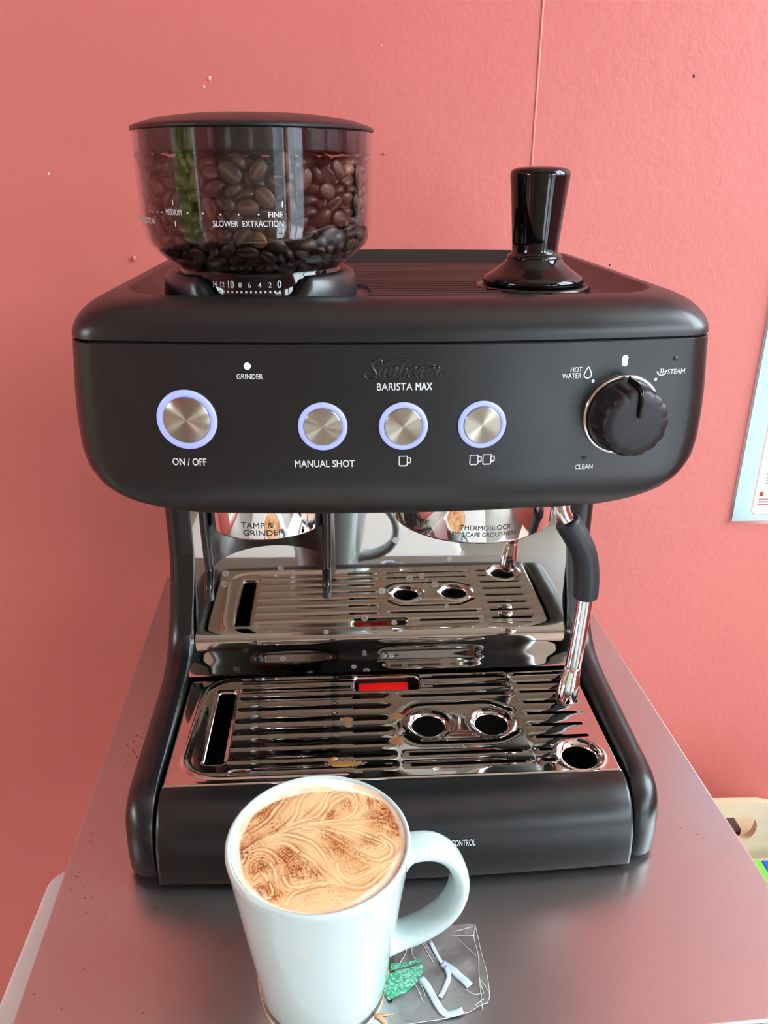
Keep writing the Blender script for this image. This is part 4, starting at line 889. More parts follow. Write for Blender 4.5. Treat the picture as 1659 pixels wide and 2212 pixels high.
    [-965,714,1513,72,51,-47,1,100], [1063,674,1306,16,68,22,-68,107], [1072,503,872,27,5,18,94,92], [-324,-288,1425,81,2,-6,59,97], [-6,-182,1487,52,35,-9,-77,107], [-1039,306,662,96,-11,-26,8,105], [1062,482,999,18,-26,-8,-94,99], [-996,617,1454,43,85,-29,-6,106],
    [-1033,301,526,43,-22,23,-84,102], [1044,675,852,63,3,-69,34,95], [-920,811,1506,34,-44,-12,-82,102], [964,114,659,80,-39,-29,-35,93], [1025,274,515,49,-25,-23,81,104], [978,155,973,71,-11,-1,70,107], [951,99,493,52,-73,-33,-28,95], [1042,612,1107,33,-75,47,-32,91],
    [-1043,598,1246,51,43,-69,-27,95], [-1045,534,1102,36,-39,-74,42,101], [952,307,1470,94,-6,4,32,103], [1042,525,752,2,-13,-31,94,96], [-979,405,1436,16,41,-17,-88,98], [930,95,1224,68,16,24,-67,91], [1030,576,643,74,-2,-48,48,104], [-721,-59,1490,36,-4,-22,-90,102],
    [-955,174,1122,58,-33,-17,-72,97], [-1002,341,1138,24,-18,21,-93,94], [979,254,1085,87,-20,-20,41,106], [1012,421,641,57,77,-5,29,104], [-775,967,1535,6,-46,87,16,91], [918,112,839,38,58,37,62,106], [-1012,508,665,57,18,-14,-79,95], [1005,449,1304,67,27,8,69,91],
    [-1005,556,907,1,55,8,84,99], [-935,183,424,9,-35,9,-93,95], [-933,181,554,73,6,23,-64,99], [166,-210,1436,88,3,6,-48,95], [950,246,1299,63,14,38,67,91], [-931,760,1362,64,22,-8,-73,93], [-955,275,902,82,15,17,-54,105], [-960,303,784,99,12,3,6,106],
    [-961,413,1357,23,74,61,17,98], [-974,615,1064,8,26,64,72,105], [-896,137,706,47,48,-55,-49,96], [613,-103,1482,87,-38,-6,-32,107], [-959,691,962,40,-78,-33,-34,106], [962,353,841,48,29,-66,-50,106], [761,-22,1369,86,42,26,15,92], [792,94,1484,72,-6,-9,69,102],
    [-942,736,1168,8,91,8,-40,94], [885,818,1379,34,46,69,44,97], [-920,215,1214,81,-17,28,49,91], [-880,166,1363,47,7,-49,73,97], [-899,852,1035,57,29,61,-47,91], [-838,941,1342,64,29,65,-28,105], [866,184,1398,5,2,-13,99,96], [964,507,1212,18,16,-22,94,103],
    [-956,599,1264,93,-7,35,12,103], [852,926,1225,41,69,16,-57,96], [910,783,1089,94,-11,13,-31,95], [914,252,1178,80,10,-32,-50,94], [-949,455,584,3,11,-10,-99,92], [-573,-109,1463,5,29,-95,3,98], [943,598,977,10,-13,96,23,100], [938,379,961,87,-9,-4,48,102],
    [901,768,798,1,50,81,32,99], [486,-164,1420,98,0,0,-19,100], [931,636,1156,28,-2,-7,96,102], [-924,666,776,93,24,-28,-1,105], [902,254,477,77,5,-62,10,96], [-754,38,1400,14,-92,-30,-20,99], [777,916,1414,0,-70,50,52,95], [883,353,1410,28,22,-86,-35,93],
    [546,1150,1448,54,24,-61,53,98], [-935,508,1167,25,72,32,-56,102], [-886,776,1264,82,24,-26,-46,96], [-796,963,952,30,-19,67,-65,92], [-784,979,1127,12,-35,61,-70,101], [888,756,919,25,-7,96,-10,100], [805,790,1461,16,76,46,42,102], [-917,385,1011,62,8,6,78,96],
    [882,755,1220,97,-22,-11,4,106], [-923,467,905,55,-22,58,-56,98], [887,266,706,57,44,60,34,100], [-853,825,845,88,-27,13,35,102], [831,868,673,42,-12,-50,75,98], [867,523,1421,97,-5,4,25,102], [-383,-154,1478,58,-78,-24,3,97], [-897,348,697,33,-36,85,-22,96],
    [889,661,1323,19,-16,-50,83,104], [-661,1018,1415,35,3,-23,-91,98], [899,438,1084,64,16,6,-75,105], [895,421,677,35,6,-67,-65,98], [-878,667,661,94,-26,-5,-22,94], [-827,380,1466,12,78,58,-20,106], [-893,566,602,86,-50,-7,-5,95], [-884,353,1203,26,-44,-20,-84,92],
    [894,463,843,66,-60,-28,36,104], [-892,507,483,84,29,16,43,93], [750,952,788,85,33,-29,-28,96], [882,606,1040,36,4,-27,89,103], [763,925,1056,27,-87,41,-8,94], [-239,1247,1440,4,16,-68,72,97], [802,845,907,93,-15,-23,24,97], [-523,-65,1511,51,-6,0,-86,92],
    [375,-128,1513,85,-13,2,52,107], [-832,764,744,98,-4,-2,-22,105], [-867,354,412,89,24,31,23,90], [-628,1078,1018,47,64,-21,57,104], [834,742,987,37,8,13,-92,105], [849,677,651,93,-35,5,4,104], [745,762,1474,33,-38,-27,82,99], [867,417,1230,0,18,56,-81,95],
    [745,913,1179,35,-59,-65,33,107], [-494,1077,1476,73,-2,-12,-67,105], [436,1117,1476,30,-56,-47,62,95], [-719,165,1491,59,11,-4,-80,106], [703,969,898,25,-20,28,91,91], [626,942,1479,65,26,19,-69,103], [-177,-127,1488,11,-47,88,4,98], [668,1003,1276,93,-19,0,-32,100],
    [845,624,807,90,-43,-7,-8,102], [-791,795,1202,96,8,-27,-6,104], [-819,716,535,58,-4,34,-74,98], [846,595,568,71,-55,11,-43,104], [-824,692,979,72,30,59,22,98], [-770,740,1401,54,47,-24,-66,102], [624,999,1379,95,-5,-15,27,102], [-783,801,688,10,35,93,6,95],
    [812,246,1295,63,12,20,74,101], [-850,502,737,95,-25,8,17,105], [-516,1130,849,70,66,27,7,95], [844,418,494,39,78,-45,20,96], [147,1213,1461,2,0,-12,-99,95], [325,1172,1433,75,-34,-56,0,92], [-805,295,1355,8,78,-62,-6,107], [843,468,529,5,-11,-48,-87,96],
    [-819,564,1365,11,5,-98,16,92], [628,1017,1167,40,-40,-81,18,98], [438,1163,865,71,69,-9,-13,100], [-709,901,724,32,-79,-20,-49,99], [-661,967,1305,66,-71,9,-20,106], [-775,514,1447,76,-24,-12,-59,100], [-818,364,558,38,40,-61,-57,95], [556,1065,670,82,50,-7,-28,94],
    [582,1038,1017,92,3,12,-36,99], [-747,811,1104,34,19,-10,-91,95], [694,902,667,31,78,-35,-42,92], [682,93,1376,97,-3,26,2,106], [-419,1126,1366,66,-74,10,-8,95], [-642,836,1468,60,12,-2,-79,101], [-724,832,880,56,-50,19,-63,91], [-627,972,898,30,74,-61,4,100],
    [-24,1257,1220,71,68,15,-13,98], [-730,814,1046,1,-92,32,-23,97], [-694,843,1356,64,13,-16,74,93], [479,1093,1272,67,-18,46,56,103], [376,1152,1287,15,-49,31,80,92], [731,778,521,94,23,-22,7,105], [-796,499,1272,9,93,34,-9,105], [-593,981,1146,67,27,-4,-69,107],
    [-579,991,599,87,44,10,20,105], [-789,500,1070,35,-55,2,76,106], [-508,1050,1249,54,13,5,83,100], [-554,1009,728,10,3,-18,98,107], [542,1020,944,7,87,48,9,100], [557,1002,781,70,23,13,66,102], [-768,627,1130,96,-25,-4,-12,106], [-245,1188,1297,98,-18,-6,2,93],
    [-687,217,1431,19,-87,46,3,103], [778,553,1186,7,96,-28,5,95], [662,868,1025,32,-6,-58,75,102], [714,774,757,19,33,-60,70,93], [699,275,1451,79,15,10,59,98], [361,1133,1067,24,-2,11,96,106], [434,1089,968,71,12,-4,-69,92], [195,1192,1304,4,100,2,7,93],
    [-298,1158,1078,30,-10,-88,-37,105], [-52,1201,1345,15,-11,-6,-98,98], [-642,885,1249,60,63,13,-48,95], [773,511,945,49,-74,10,-46,95], [-357,1125,918,90,-11,0,42,99], [768,524,725,3,-70,-4,-72,103], [-358,1123,1215,37,5,20,90,94], [-474,1014,1372,94,4,-12,-32,101],
    [-765,518,891,18,54,-54,-62,92], [716,719,1116,95,-28,8,13,100], [757,558,496,53,-33,-78,-3,92], [-79,1196,1073,18,-12,-46,-86,103], [148,1166,1358,39,6,-9,-92,104], [-436,1062,1008,89,12,-11,-42,104], [-192,1171,808,10,25,-19,-94,93], [693,749,1326,38,75,48,-25,104],
]
M['pale_bean'] = (lambda t: (t.link(t.ramp(t.noise(350, 3), [(.35, (.26, .12, .035, 1)), (.7, (.42, .22, .08, 1))]), t.b.inputs['Base Color']), t.set(Roughness=.4), t.m)[-1])(NT('pale_roasted_bean'))
PALE = {120: 'pale tan coffee bean near the top right of the hopper pile', 26: 'orange brown coffee bean lying low in the hopper below the word extraction', 71: 'pale tan coffee bean at the upper left of the hopper pile'}
bean0 = None; rest = []
for i, r in enumerate(BEANS):
    p = Vector((HX+r[0]/20000, HY+r[1]/20000, .3300+r[2]/20000)); q = Quaternion([t/100 for t in r[3:7]]).normalized(); s = r[7]/100
    if i < 300:
        if bean0 is None:
            o = bean0 = link(bm_, 'coffee_bean'); tag(o, 'roasted brown coffee bean in the smoky hopper bowl', 'coffee bean', 'roasted beans in the hopper')
        else:
            o = bean0.copy(); COL.objects.link(o)
        if i in PALE:
            o['label'] = PALE[i]; o.material_slots[0].link = 'OBJECT'; o.material_slots[0].material = M['pale_bean']
        o.location = p; o.rotation_mode = 'QUATERNION'; o.rotation_quaternion = q; o.scale = (s, s, s)
    else: rest.append(Matrix.LocRotScale(p, q, Vector((s, s, s))))
vv = np.array([x.co[:] for x in bm_.vertices]); ff = [tuple(p.vertices) for p in bm_.polygons]; V = []; Fc = []
for m4 in rest:
    A = np.array(m4); k = len(V); V += list(map(tuple, vv @ A[:3, :3].T+A[:3, 3])); Fc += [tuple(a+k for a in q) for q in ff]
o = mesh('coffee_beans', V, Fc, M['bean']); tag(o, 'mass of roasted coffee beans behind and under the front beans', 'coffee beans', kind='stuff')
mesh('bean_core', *lathe([(.0405, .3440), (.0440, .352), (.0440, .3810), (.0400, .3935), (.028, .3995), (.0002, .4010)], 48, (HX, HY), False, False), M['bean'], mc)['label'] = 'dark core of the hopper'  # added filler core standing in for the beans deep inside the bowl

# ------------------------------------------------------------------ tamper
tm = empty('tamper', (TX, TY, TF)); tag(tm, 'glossy black tamper standing in the well on the machine top', 'tamper')
tprof = [(.0002, .3316), (.0285, .3316), (.0290, .3322), (.0290, .3340), (.0312, .3345), (.0318, .3356), (.0316, .3378), (.0305, .3392), (.0275, .3410), (.0235, .3436), (.0200, .3463), (.0180, .3485), (.0170, .3502)]
keep(mesh('tamper_base', *lathe(tprof, 72, (TX, TY)), M['black_gloss'], None, angle=55), tm)
hprof = [(.0172, .3500), (.0172, .3512), (.0164, .3521), (.0148, .3528), (.0143, .3540), (.0146, .3600), (.0155, .3700), (.0164, .3800), (.01735, .3900), (.0180, .3960), (.0182, .3980), (.0180, .3997), (.0173, .4011), (.0157, .4019), (.0120, .4028), (.0060, .4034), (.0002, .4035)]
keep(mesh('tamper_handle', *lathe(hprof, 72, (TX, TY)), M['black_gloss'], None, angle=55), tm)

# ------------------------------------------------------------------ mug of coffee
MX, MY = -.0448, -.1203
mug = empty('mug', (MX, MY, 0)); tag(mug, 'tall white ceramic mug with round handle in front of the machine', 'mug')
mprof = [(.0002, .0022), (.025, .0022), (.0275, .0008), (.0302, .0004), (.0326, .0022), (.0335, .006), (.0342, .0130), (.0354, .024), (.0385, .047), (.0418, .073), (.0438, .0890), (.0446, .0950), (.0452, .0982), (.0450, .0999), (.0440, .1006), (.0428, .1001), (.0421, .0980), (.0412, .0930), (.0392, .0800), (.0340, .0400), (.0305, .0110), (.0290, .0070), (.0002, .0066)]
keep(mesh('mug_body', *lathe(mprof, 96, (MX, MY)), M['ceramic'], None, angle=70), mug)
ha = math.radians(9)
hp = catmull([(.0385, .0805), (.0435, .0835), (.0505, .0845), (.0590, .0825), (.0665, .0765), (.0716, .0670), (.0735, .0560), (.0716, .0450), (.0662, .0360), (.0575, .0295), (.0480, .0255), (.0390, .0240), (.0330, .0245)], 5)
def handle():
    loops = []
    P = [Vector((MX+p.x*math.cos(ha), MY+p.x*math.sin(ha), p.y)) for p in hp]; n = len(P); side = Vector((-math.sin(ha), math.cos(ha), 0))
    for i, p in enumerate(P):
        d = (P[min(i+1, n-1)]-P[max(i-1, 0)]).normalized(); nn = side.cross(d).normalized(); e = max(0, 1-min(i, n-1-i)/7)
        a = .0088+.0025*e; b = .0046+.0022*e
        loops.append([tuple(p+side*a*(abs(math.cos(t))**.75*(1 if math.cos(t) > 0 else -1))+nn*b*(abs(math.sin(t))**.85*(1 if math.sin(t) > 0 else -1))) for t in [2*PI*k/20 for k in range(20)]])
    return loft(loops, True, True, True)
keep(mesh('mug_handle', *handle(), M['ceramic'], None), mug)
# latte: a dense disc whose foam pattern is a colour attribute
CUR = {'a': [(-385, -168), (-369, -112), (-349, -92), (-291, -44), (-209, -4), (-124, 37), (-32, 55), (79, 57), (197, 62), (316, 67), (401, 23)], 'b': [(-384, -24), (-327, 33), (-257, 99), (-204, 193), (-160, 270), (-88, 322), (17, 350), (95, 337), (67, 283)], 'c': [(-275, -30), (-204, 11), (-149, 61), (-105, 138), (-96, 211), (-62, 286), (-1, 317), (48, 306), (37, 238), (-10, 157), (-68, 96), (-149, 54)], 'd': [(-181, 17), (-103, 74), (-10, 109), (37, 179), (67, 262), (123, 293), (178, 281), (204, 203), (187, 130), (139, 93), (50, 74), (-38, 63)], 'e': [(20, 83), (50, 138), (79, 194), (122, 233), (165, 243), (188, 188), (175, 139)], 'f': [(-66, 34), (50, 16), (154, -28), (222, -87), (277, -127), (329, -108), (325, -78), (275, -46), (195, -4), (79, 33)], 'g': [(-8, 15), (62, -19), (136, -83), (219, -152), (291, -184), (349, -152), (358, -95), (310, -40)], 'h': [(-341, -114), (-301, -66), (-236, -25), (-146, -4), (-52, -43), (12, -105), (52, -192), (90, -262), (138, -318), (203, -334), (263, -305), (326, -242), (363, -195)], 'i': [(-348, -156), (-331, -107), (-276, -89), (-213, -114), (-169, -180), (-148, -262), (-113, -317), (-28, -309), (52, -300), (122, -320)], 'j': [(-303, -220), (-305, -172), (-271, -146), (-219, -177), (-190, -247), (-172, -320), (-147, -385)], 'k': [(-284, -255), (-259, -223), (-223, -272), (-197, -338), (-216, -369), (-246, -323)], 'l': [(-135, -411), (-106, -356), (-28, -325), (53, -308)], 'm': [(-222, -63), (-142, -67), (-72, -129), (-3, -196), (52, -274), (106, -316)], 'n': [(96, -194), (107, -250), (150, -286), (215, -269), (289, -226)]}
DUST = [(-371, -98, 62, 0.9), (-370, -210, 39, 0.6), (-359, 65, 64, 0.8), (-298, 165, 66, 1.0), (-238, 253, 67, 1.0), (-138, 316, 56, 0.7), (348, 105, 89, 1.0), (388, 9, 47, 1.0), (280, 199, 37, 0.8), (113, -96, 63, 0.9), (51, -18, 46, 0.6), (-138, -147, 61, 1.0), (-91, -218, 55, 1.0), (-13, -243, 49, 0.7), (-262, -188, 55, 0.8), (-231, -310, 48, 0.8), (-175, -346, 31, 0.9), (251, -74, 51, 0.6), (174, -171, 61, 0.5), (146, 182, 48, 0.5), (74, 120, 35, 0.8), (-46, 127, 36, 0.3), (206, -214, 61, 0.35), (-21, -361, 58, 0.3), (79, -353, 59, 0.25), (-213, 57, 64, 0.6), (-310, -28, 63, 0.5)]
CXO, CYO = -.0455, -.1155
def vnoise(x, y, seed):
    xi = np.floor(x).astype(np.int64); yi = np.floor(y).astype(np.int64); fx = x-xi; fy = y-yi
    fx = fx*fx*(3-2*fx); fy = fy*fy*(3-2*fy)
    def hsh(a, b):
        h = (a*374761393+b*668265263+seed*1442695041) & 0xffffffff; h = ((h ^ (h >> 13))*1274126177) & 0xffffffff
        return ((h ^ (h >> 16)) & 0xffff)/65535.0
    return (hsh(xi, yi)*(1-fx)+hsh(xi+1, yi)*fx)*(1-fy)+(hsh(xi, yi+1)*(1-fx)+hsh(xi+1, yi+1)*fx)*fy
def latte():
    R = .0424; nr, na = 130, 460
    rr = np.linspace(0.002, 1, nr); aa = np.arange(na)*2*PI/na
    r, a = np.meshgrid(rr, aa, indexing='ij'); x = (R*r*np.cos(a)).ravel(); y = (R*r*np.sin(a)).ravel(); r = r.ravel()
    X = (x+MX-CXO)*1e4; Y = (y+MY-CYO)*1e4        # tenth of a millimetre
    wx = X+9*(vnoise(X/55, Y/55, 3)-.5)+3*(vnoise(X/18, Y/18, 8)-.5); wy = Y+9*(vnoise(X/55, Y/55, 5)-.5)+3*(vnoise(X/18, Y/18, 9)-.5)
    best = np.full(X.shape, 1e9); sec = np.full(X.shape, 1e9); tt = np.zeros(X.shape); side = np.zeros(X.shape); who = np.zeros(X.shape, int)
    for ci, (key, pts) in enumerate(sorted(CUR.items())):
        pp = catmull([(p[0], p[1], 0) for p in pts], 5); acc = 0.; d0 = np.full(X.shape, 1e9); t0 = np.zeros(X.shape); s0 = np.zeros(X.shape)
        for p, q in zip(pp[:-1], pp[1:]):
            dx, dy = q.x-p.x, q.y-p.y; L2 = dx*dx+dy*dy
            if L2 < 1e-9: continue
            t = np.clip(((wx-p.x)*dx+(wy-p.y)*dy)/L2, 0, 1); ex = wx-p.x-t*dx; ey = wy-p.y-t*dy; d = np.hypot(ex, ey); L = math.sqrt(L2)
            m = d < d0; d0[m] = d[m]; t0[m] = acc+t[m]*L; s0[m] = np.sign(dx*ey-dy*ex)[m]; acc += L
        m = d0 < best; sec = np.where(m, best, np.minimum(sec, d0)); best = np.where(m, d0, best); tt = np.where(m, t0, tt); side = np.where(m, s0, side); who = np.where(m, ci, who)
    s = best*side
    dens = np.zeros(X.shape)
    for dx, dy, rad, inten in DUST: dens = np.maximum(dens, inten*np.exp(-((wx-dx)**2+(wy-dy)**2)/(rad*1.15)**2))
    # fine flow lines run along the nearest swirl
    l1 = vnoise(best/4.2+who*17, tt/90.0+who*5, 21); l2 = vnoise(best/2.0+who*13, tt/45.0, 22); l3 = vnoise(best/9.0+who*31, tt/140.0+who*3, 23)
    lines = np.clip((.48*l1+.36*l2+.28*l3-.47)*3.6, 0, 1)
    near = .25+.75*np.exp(-(best/48.0)**2)
    spk = vnoise(best/3.6+who*7, tt/8.0, 31)*.55+vnoise(X/3.4, Y/3.4, 32)*.45
    speck = np.clip((spk-(.77-.33*dens))*8, 0, 1)*np.clip(dens*2.6, 0, 1)
    big = np.clip((vnoise(best/5.5+who*3, tt/9.0, 41)*.5+vnoise(X/7.0, Y/7.0, 42)*.5-(.82-.17*dens))*12, 0, 1)*np.clip(dens*1.6, 0, 1)
    def col(*c): return np.array([srgb(*c)[:3]])
    base = col(240, 205, 153); cream = col(249, 221, 174); orange = col(212, 140, 76); brown = col(142, 68, 28); dark = col(92, 34, 12); foam = col(251, 243, 218)
    C = np.repeat(base, len(X), 0)
    def mixin(C, c, f): f = np.clip(f, 0, 1)[:, None]; return C*(1-f)+c*f
    lowf = np.clip((vnoise(X/70+3, Y/70, 50)-.4)*2.2, 0, 1)
    C = mixin(C, orange, .60*np.clip(dens*1.2, 0, 1)+.22*lowf)
    C = mixin(C, orange, .55*np.exp(-((best-11)/8)**2)*l3)
    C = mixin(C, brown, lines*(.16+.64*near)*(.30+.85*np.clip(dens*1.5, 0, 1)))
    C = mixin(C, cream, np.clip(.15+.9*l3, 0, .8)*np.exp(-(best/(2.2+6.0*l3*l3))**2))
    C = mixin(C, brown, .40*np.exp(-((best-6.4-7*l3)/1.3)**2)*np.clip(2.4*l1-.8, 0, 1))
    C = mixin(C, brown, .45*np.exp(-((best-11-6*l3)/1.2)**2)*np.clip(2.4*l1-.8, 0, 1))
    C = mixin(C, brown, speck*.88); C = mixin(C, dark, big*.92)
    ang = np.arctan2(Y, X)
    rim = .925+.03*np.sin(ang*3+.6)-.13*np.clip(np.cos(ang-1.95), 0, 1)**2+.04*(vnoise(ang*4+30, r*0, 60)-.5)
    C = mixin(C, foam, np.clip((r-rim)/.035, 0, 1))
    C = mixin(C, col(232, 188, 128), .5*np.clip((vnoise(ang*5+50, r*6, 61)-.55)*4, 0, 1)*np.clip((r-rim)/.05, 0, 1))
    z = .0984+.0010*(1-r**2)+.0012*np.clip((r-.94)/.06, 0, 1)**2
    v = np.stack([x+MX, y+MY, z], 1)
    q = []
    idx = np.arange(nr*na).reshape(nr, na); a0 = idx[:-1]; b0 = np.roll(a0, -1, 1); c0 = np.roll(idx[1:], -1, 1); d0 = idx[1:]
    q = np.stack([a0, d0, c0, b0], -1).reshape(-1, 4)
    me = bpy.data.meshes.new('coffee'); me.vertices.add(len(v)); me.vertices.foreach_set('co', v.astype(np.float32).ravel())
    nl = q.size+na; me.loops.add(nl); me.loops.foreach_set('vertex_index', np.concatenate([q.ravel(), idx[0]]).astype(np.int32))
    me.polygons.add(len(q)+1); me.polygons.foreach_set('loop_start', np.concatenate([np.arange(0, q.size, 4), [q.size]]).astype(np.int32))
    me.update(calc_edges=True); me.shade_smooth()
    at = me.color_attributes.new('foam', 'FLOAT_COLOR', 'POINT'); at.data.foreach_set('color', np.concatenate([C, np.ones((len(C), 1))], 1).astype(np.float32).ravel())
    me.materials.append(M['coffee']); return link(me, 'coffee')
cf = latte(); tag(cf, 'milky coffee with brown cocoa swirls filling the white mug', 'coffee')
# coffee spilled round the foot of the mug
def spill():
    n = 72; loops = []
    for k, h in ((.0331, .0001), (.0335, .0009), (.0343, .0008), (.0351, .0001)):
        loops.append([(MX+(k+(.0012*math.sin(3*2*PI*i/n)+.0006*math.sin(7*2*PI*i/n))*(1 if k > .034 else 0))*math.cos(2*PI*i/n), MY+(k+(.0012*math.sin(3*2*PI*i/n))*(1 if k > .034 else 0))*math.sin(2*PI*i/n), h) for i in range(n)])
    a = loft(loops, True)
    t1 = tube([(-.0195, -.1405, .0003), (-.0160, -.1425, .0004), (-.0135, -.1450, .0003), (-.0122, -.1495, .0003)], [.0012, .0016, .0013, .0010], 10, flat=.4, up=(0, 0, 1))
    t2 = tube([(-.0175, -.1410, .0003), (-.0130, -.1410, .0003), (-.0085, -.1408, .0002)], [.0010, .0008, .0004], 10, flat=.4, up=(0, 0, 1))
    return join(a, t1, t2)
ts = NT('spilled_latte'); ts.set(Base_Color=(.62, .42, .22, 1), Roughness=.15)
tag(mesh('coffee_spill', *spill(), ts.m), 'thin ring and runs of spilled milky coffee round the foot of the mug', 'spill')

# ------------------------------------------------------------------ crumpled film with green print beside the mug
film = empty('plastic_film', (.02, -.12, 0)); tag(film, 'crumpled clear plastic film with green print and blue strips right of the mug foot', 'plastic film')
outline = [(-.006, -.0930), (.010, -.0905), (.0280, -.0908), (.0350, -.0902), (.0417, -.0912), (.0421, -.1076), (.0430, -.1202), (.0424, -.1335), (.0403, -.1385), (.0346, -.1406), (.0282, -.1432), (.0125, -.1462), (-.009, -.1480), (-.0105, -.1420), (-.0070, -.1250), (-.0060, -.1100)]
def hz(x, y): return .0003+.0010*(vnoise(np.array([x*160+90.]), np.array([y*160+90.]), 71)[0])+.0006*vnoise(np.array([x*500+90.]), np.array([y*500+90.]), 72)[0]
def film_mesh():
    bm = bmesh.new(); vs = [bm.verts.new((x, y, 0)) for x, y in outline]; bm.faces.new(vs)
    bmesh.ops.triangulate(bm, faces=bm.faces)
    for _ in range(5): bmesh.ops.subdivide_edges(bm, edges=[e for e in bm.edges if e.calc_length() > .0016], cuts=1, use_grid_fill=False); bmesh.ops.triangulate(bm, faces=bm.faces)
    v = [(p.co.x, p.co.y, hz(p.co.x, p.co.y)) for p in bm.verts]; bm.verts.index_update(); f = [tuple(q.index for q in p.verts) for p in bm.faces]; bm.free(); return v, f
fo = mesh('film_sheet', *film_mesh(), M['film'], None); keep(fo, film)
def ribbon(pts, w, mat, name, lift=.0005, lab=None):
    P = [Vector((p[0], p[1])) for p in pts]; P = [Vector((q.x, q.y)) for q in catmull([(p.x, p.y, 0) for p in P], 5)]
    W = w if hasattr(w, '__len__') else [w]*len(P)
    v = []; n = len(P)
    for i, p in enumerate(P):
        d = (P[min(i+1, n-1)]-P[max(i-1, 0)]).normalized(); nn = Vector((-d.y, d.x))*w/2
        for k in (1, .33, -.33, -1):
            q = p+nn*k; v.append((q.x, q.y, hz(q.x, q.y)+lift+(.00012 if abs(k) < .5 else 0)))
    f = [(4*i+k, 4*i+k+1, 4*i+k+5, 4*i+k+4) for i in range(n-1) for k in range(3)]
    o = mesh(name, v, f, mat, None); o.modifiers.new('thick', 'SOLIDIFY').thickness = .0002; keep(o, film)
    if lab: o['label'] = lab
M['blue_strip'] = simple('pale_blue_tape', (.55, .68, .84), .3)
M['green_print'] = (lambda t: (t.link(t.ramp(t.noise(900, 2), [(.45, (.04, .34, .18, 1)), (.60, (.30, .62, .46, 1))]), t.b.inputs['Base Color']), t.set(Roughness=.35), t.m)[-1])(NT('green_ink'))
ribbon([(.0145, -.1005), (.0172, -.1090), (.0200, -.1150)], .0022, M['blue_strip'], 'tape_strip', lab='pale blue strip')
ribbon([(.0196, -.1142), (.0260, -.1205), (.0328, -.1288)], .0042, M['blue_strip'], 'tape_strip', lab='pale blue strip')
ribbon([(.0212, -.1165), (.0222, -.1230), (.0190, -.1295), (.0160, -.1340)], .0026, M['blue_strip'], 'tape_strip', lab='pale blue strip')
ribbon([(.0068, -.1222), (.0112, -.1300), (.0140, -.1375), (.0185, -.1432), (.0270, -.1420)], .0038, M['blue_strip'], 'tape_strip', lab='pale blue strip')
def patch(poly, name):
    bm = bmesh.new(); vs = [bm.verts.new((x, y, 0)) for x, y in poly]; bm.faces.new(vs); bmesh.ops.triangulate(bm, faces=bm.faces)
    for _ in range(4): bmesh.ops.subdivide_edges(bm, edges=[e for e in bm.edges if e.calc_length() > .002], cuts=1); bmesh.ops.triangulate(bm, faces=bm.faces)
    v = [(p.co.x, p.co.y, hz(p.co.x, p.co.y)+.0004) for p in bm.verts]; bm.verts.index_update(); f = [tuple(q.index for q in p.verts) for p in bm.faces]; bm.free()
    o = mesh(name, v, f, M['green_print'], None); o['label'] = 'green printed patch'; keep(o, film); return o
patch([(-.0105, -.1195), (-.0020, -.1172), (.0093, -.1150), (.0086, -.1190), (.0061, -.1240), (-.0007, -.1300), (-.0110, -.1345), (-.0130, -.1290)], 'printed_patch')
patch([(-.0080, -.1130), (-.0010, -.1135), (.0089, -.1112), (.0092, -.1130), (.0010, -.1152), (-.0090, -.1178)], 'printed_patch')

M['crease'] = simple('white_film_crease', (.75, .75, .73), .3)
def crease(pts, r=.00016):
    P = [(p.x, p.y, hz(p.x, p.y)+.0002) for p in catmull([(a, b, 0) for a, b in pts], 5)]
    return tube(P, [r*(.5+vnoise(np.array([p[0]*2500+900.]), np.array([p[1]*2500+900.]), 77)[0]) for p in P], 5)
CR = [outline[4:9], outline[8:12], outline[10:13], [(.0417, -.0915), (.0395, -.1000), (.0402, -.1110), (.0385, -.1240), (.0395, -.1330)], [(.0300, -.0985), (.0350, -.1060), (.0392, -.1110)], [(.0280, -.0950), (.0400, -.0925)], [(.0270, -.0975), (.0400, -.0985)],
      [(.0385, -.1240), (.0378, -.1340), (.0372, -.1420)], [(.0050, -.1010), (.0035, -.1080), (.0060, -.1120)], [(.0110, -.0990), (.0130, -.1060), (.0170, -.1120)], [(.0095, -.0990), (.0125, -.1090), (.0150, -.1140)], [(.0020, -.1020), (.0000, -.1080), (-.0040, -.1140)],
      [(.0010, -.1210), (.0050, -.1290), (.0070, -.1360)], [(.0035, -.1200), (.0070, -.1270), (.0085, -.1330)], [(.0385, -.1255), (.0410, -.1290), (.0424, -.1335)], [(.0372, -.1400), (.0340, -.1395), (.0390, -.1360)], [(.0300, -.1300), (.0340, -.1330), (.0385, -.1330)]]
keep(mesh('film_crease', *join(*[crease(c) for c in CR]), M['crease'], None), film)

# ------------------------------------------------------------------ laminated sheet on the wall
ps = empty('wall_notice', (.50, .368, .20)); tag(ps, 'laminated pale blue notice with orange bordered white panel on the pink wall', 'notice')
YP = .3664
def flat(name, x0, x1, z0, z1, y, mat, r=0, par=ps, th=.0003):
    poly = rrect(x0, x1, z0, z1, r) if r else [(x0, z0), (x1, z0), (x1, z1), (x0, z1)]
    o = mesh(name, *prism(poly, y, y+th), mat, None, smooth=False); keep(o, par); return o
pb = flat('printed_sheet', 0.4010, 0.6085, .0455, .340, YP+.0010, simple('pale_blue_paper', (.49, .78, .93), .35)); pb['label'] = 'pale blue printed sheet'
flat('laminate_sleeve', 0.3980, 0.6115, .0420, .343, YP+.0004, M['sleeve'], th=.0003)
flat('panel_border', 0.4205, 0.5885, .0522, .1630, YP+.0008, simple('orange_red_ink', (.90, .33, .22), .4), .007, th=.0002)
flat('white_panel', 0.4218, 0.5872, .0535, .1617, YP+.0006, simple('white_paper', (.80, .82, .84), .4), .006, th=.0002)
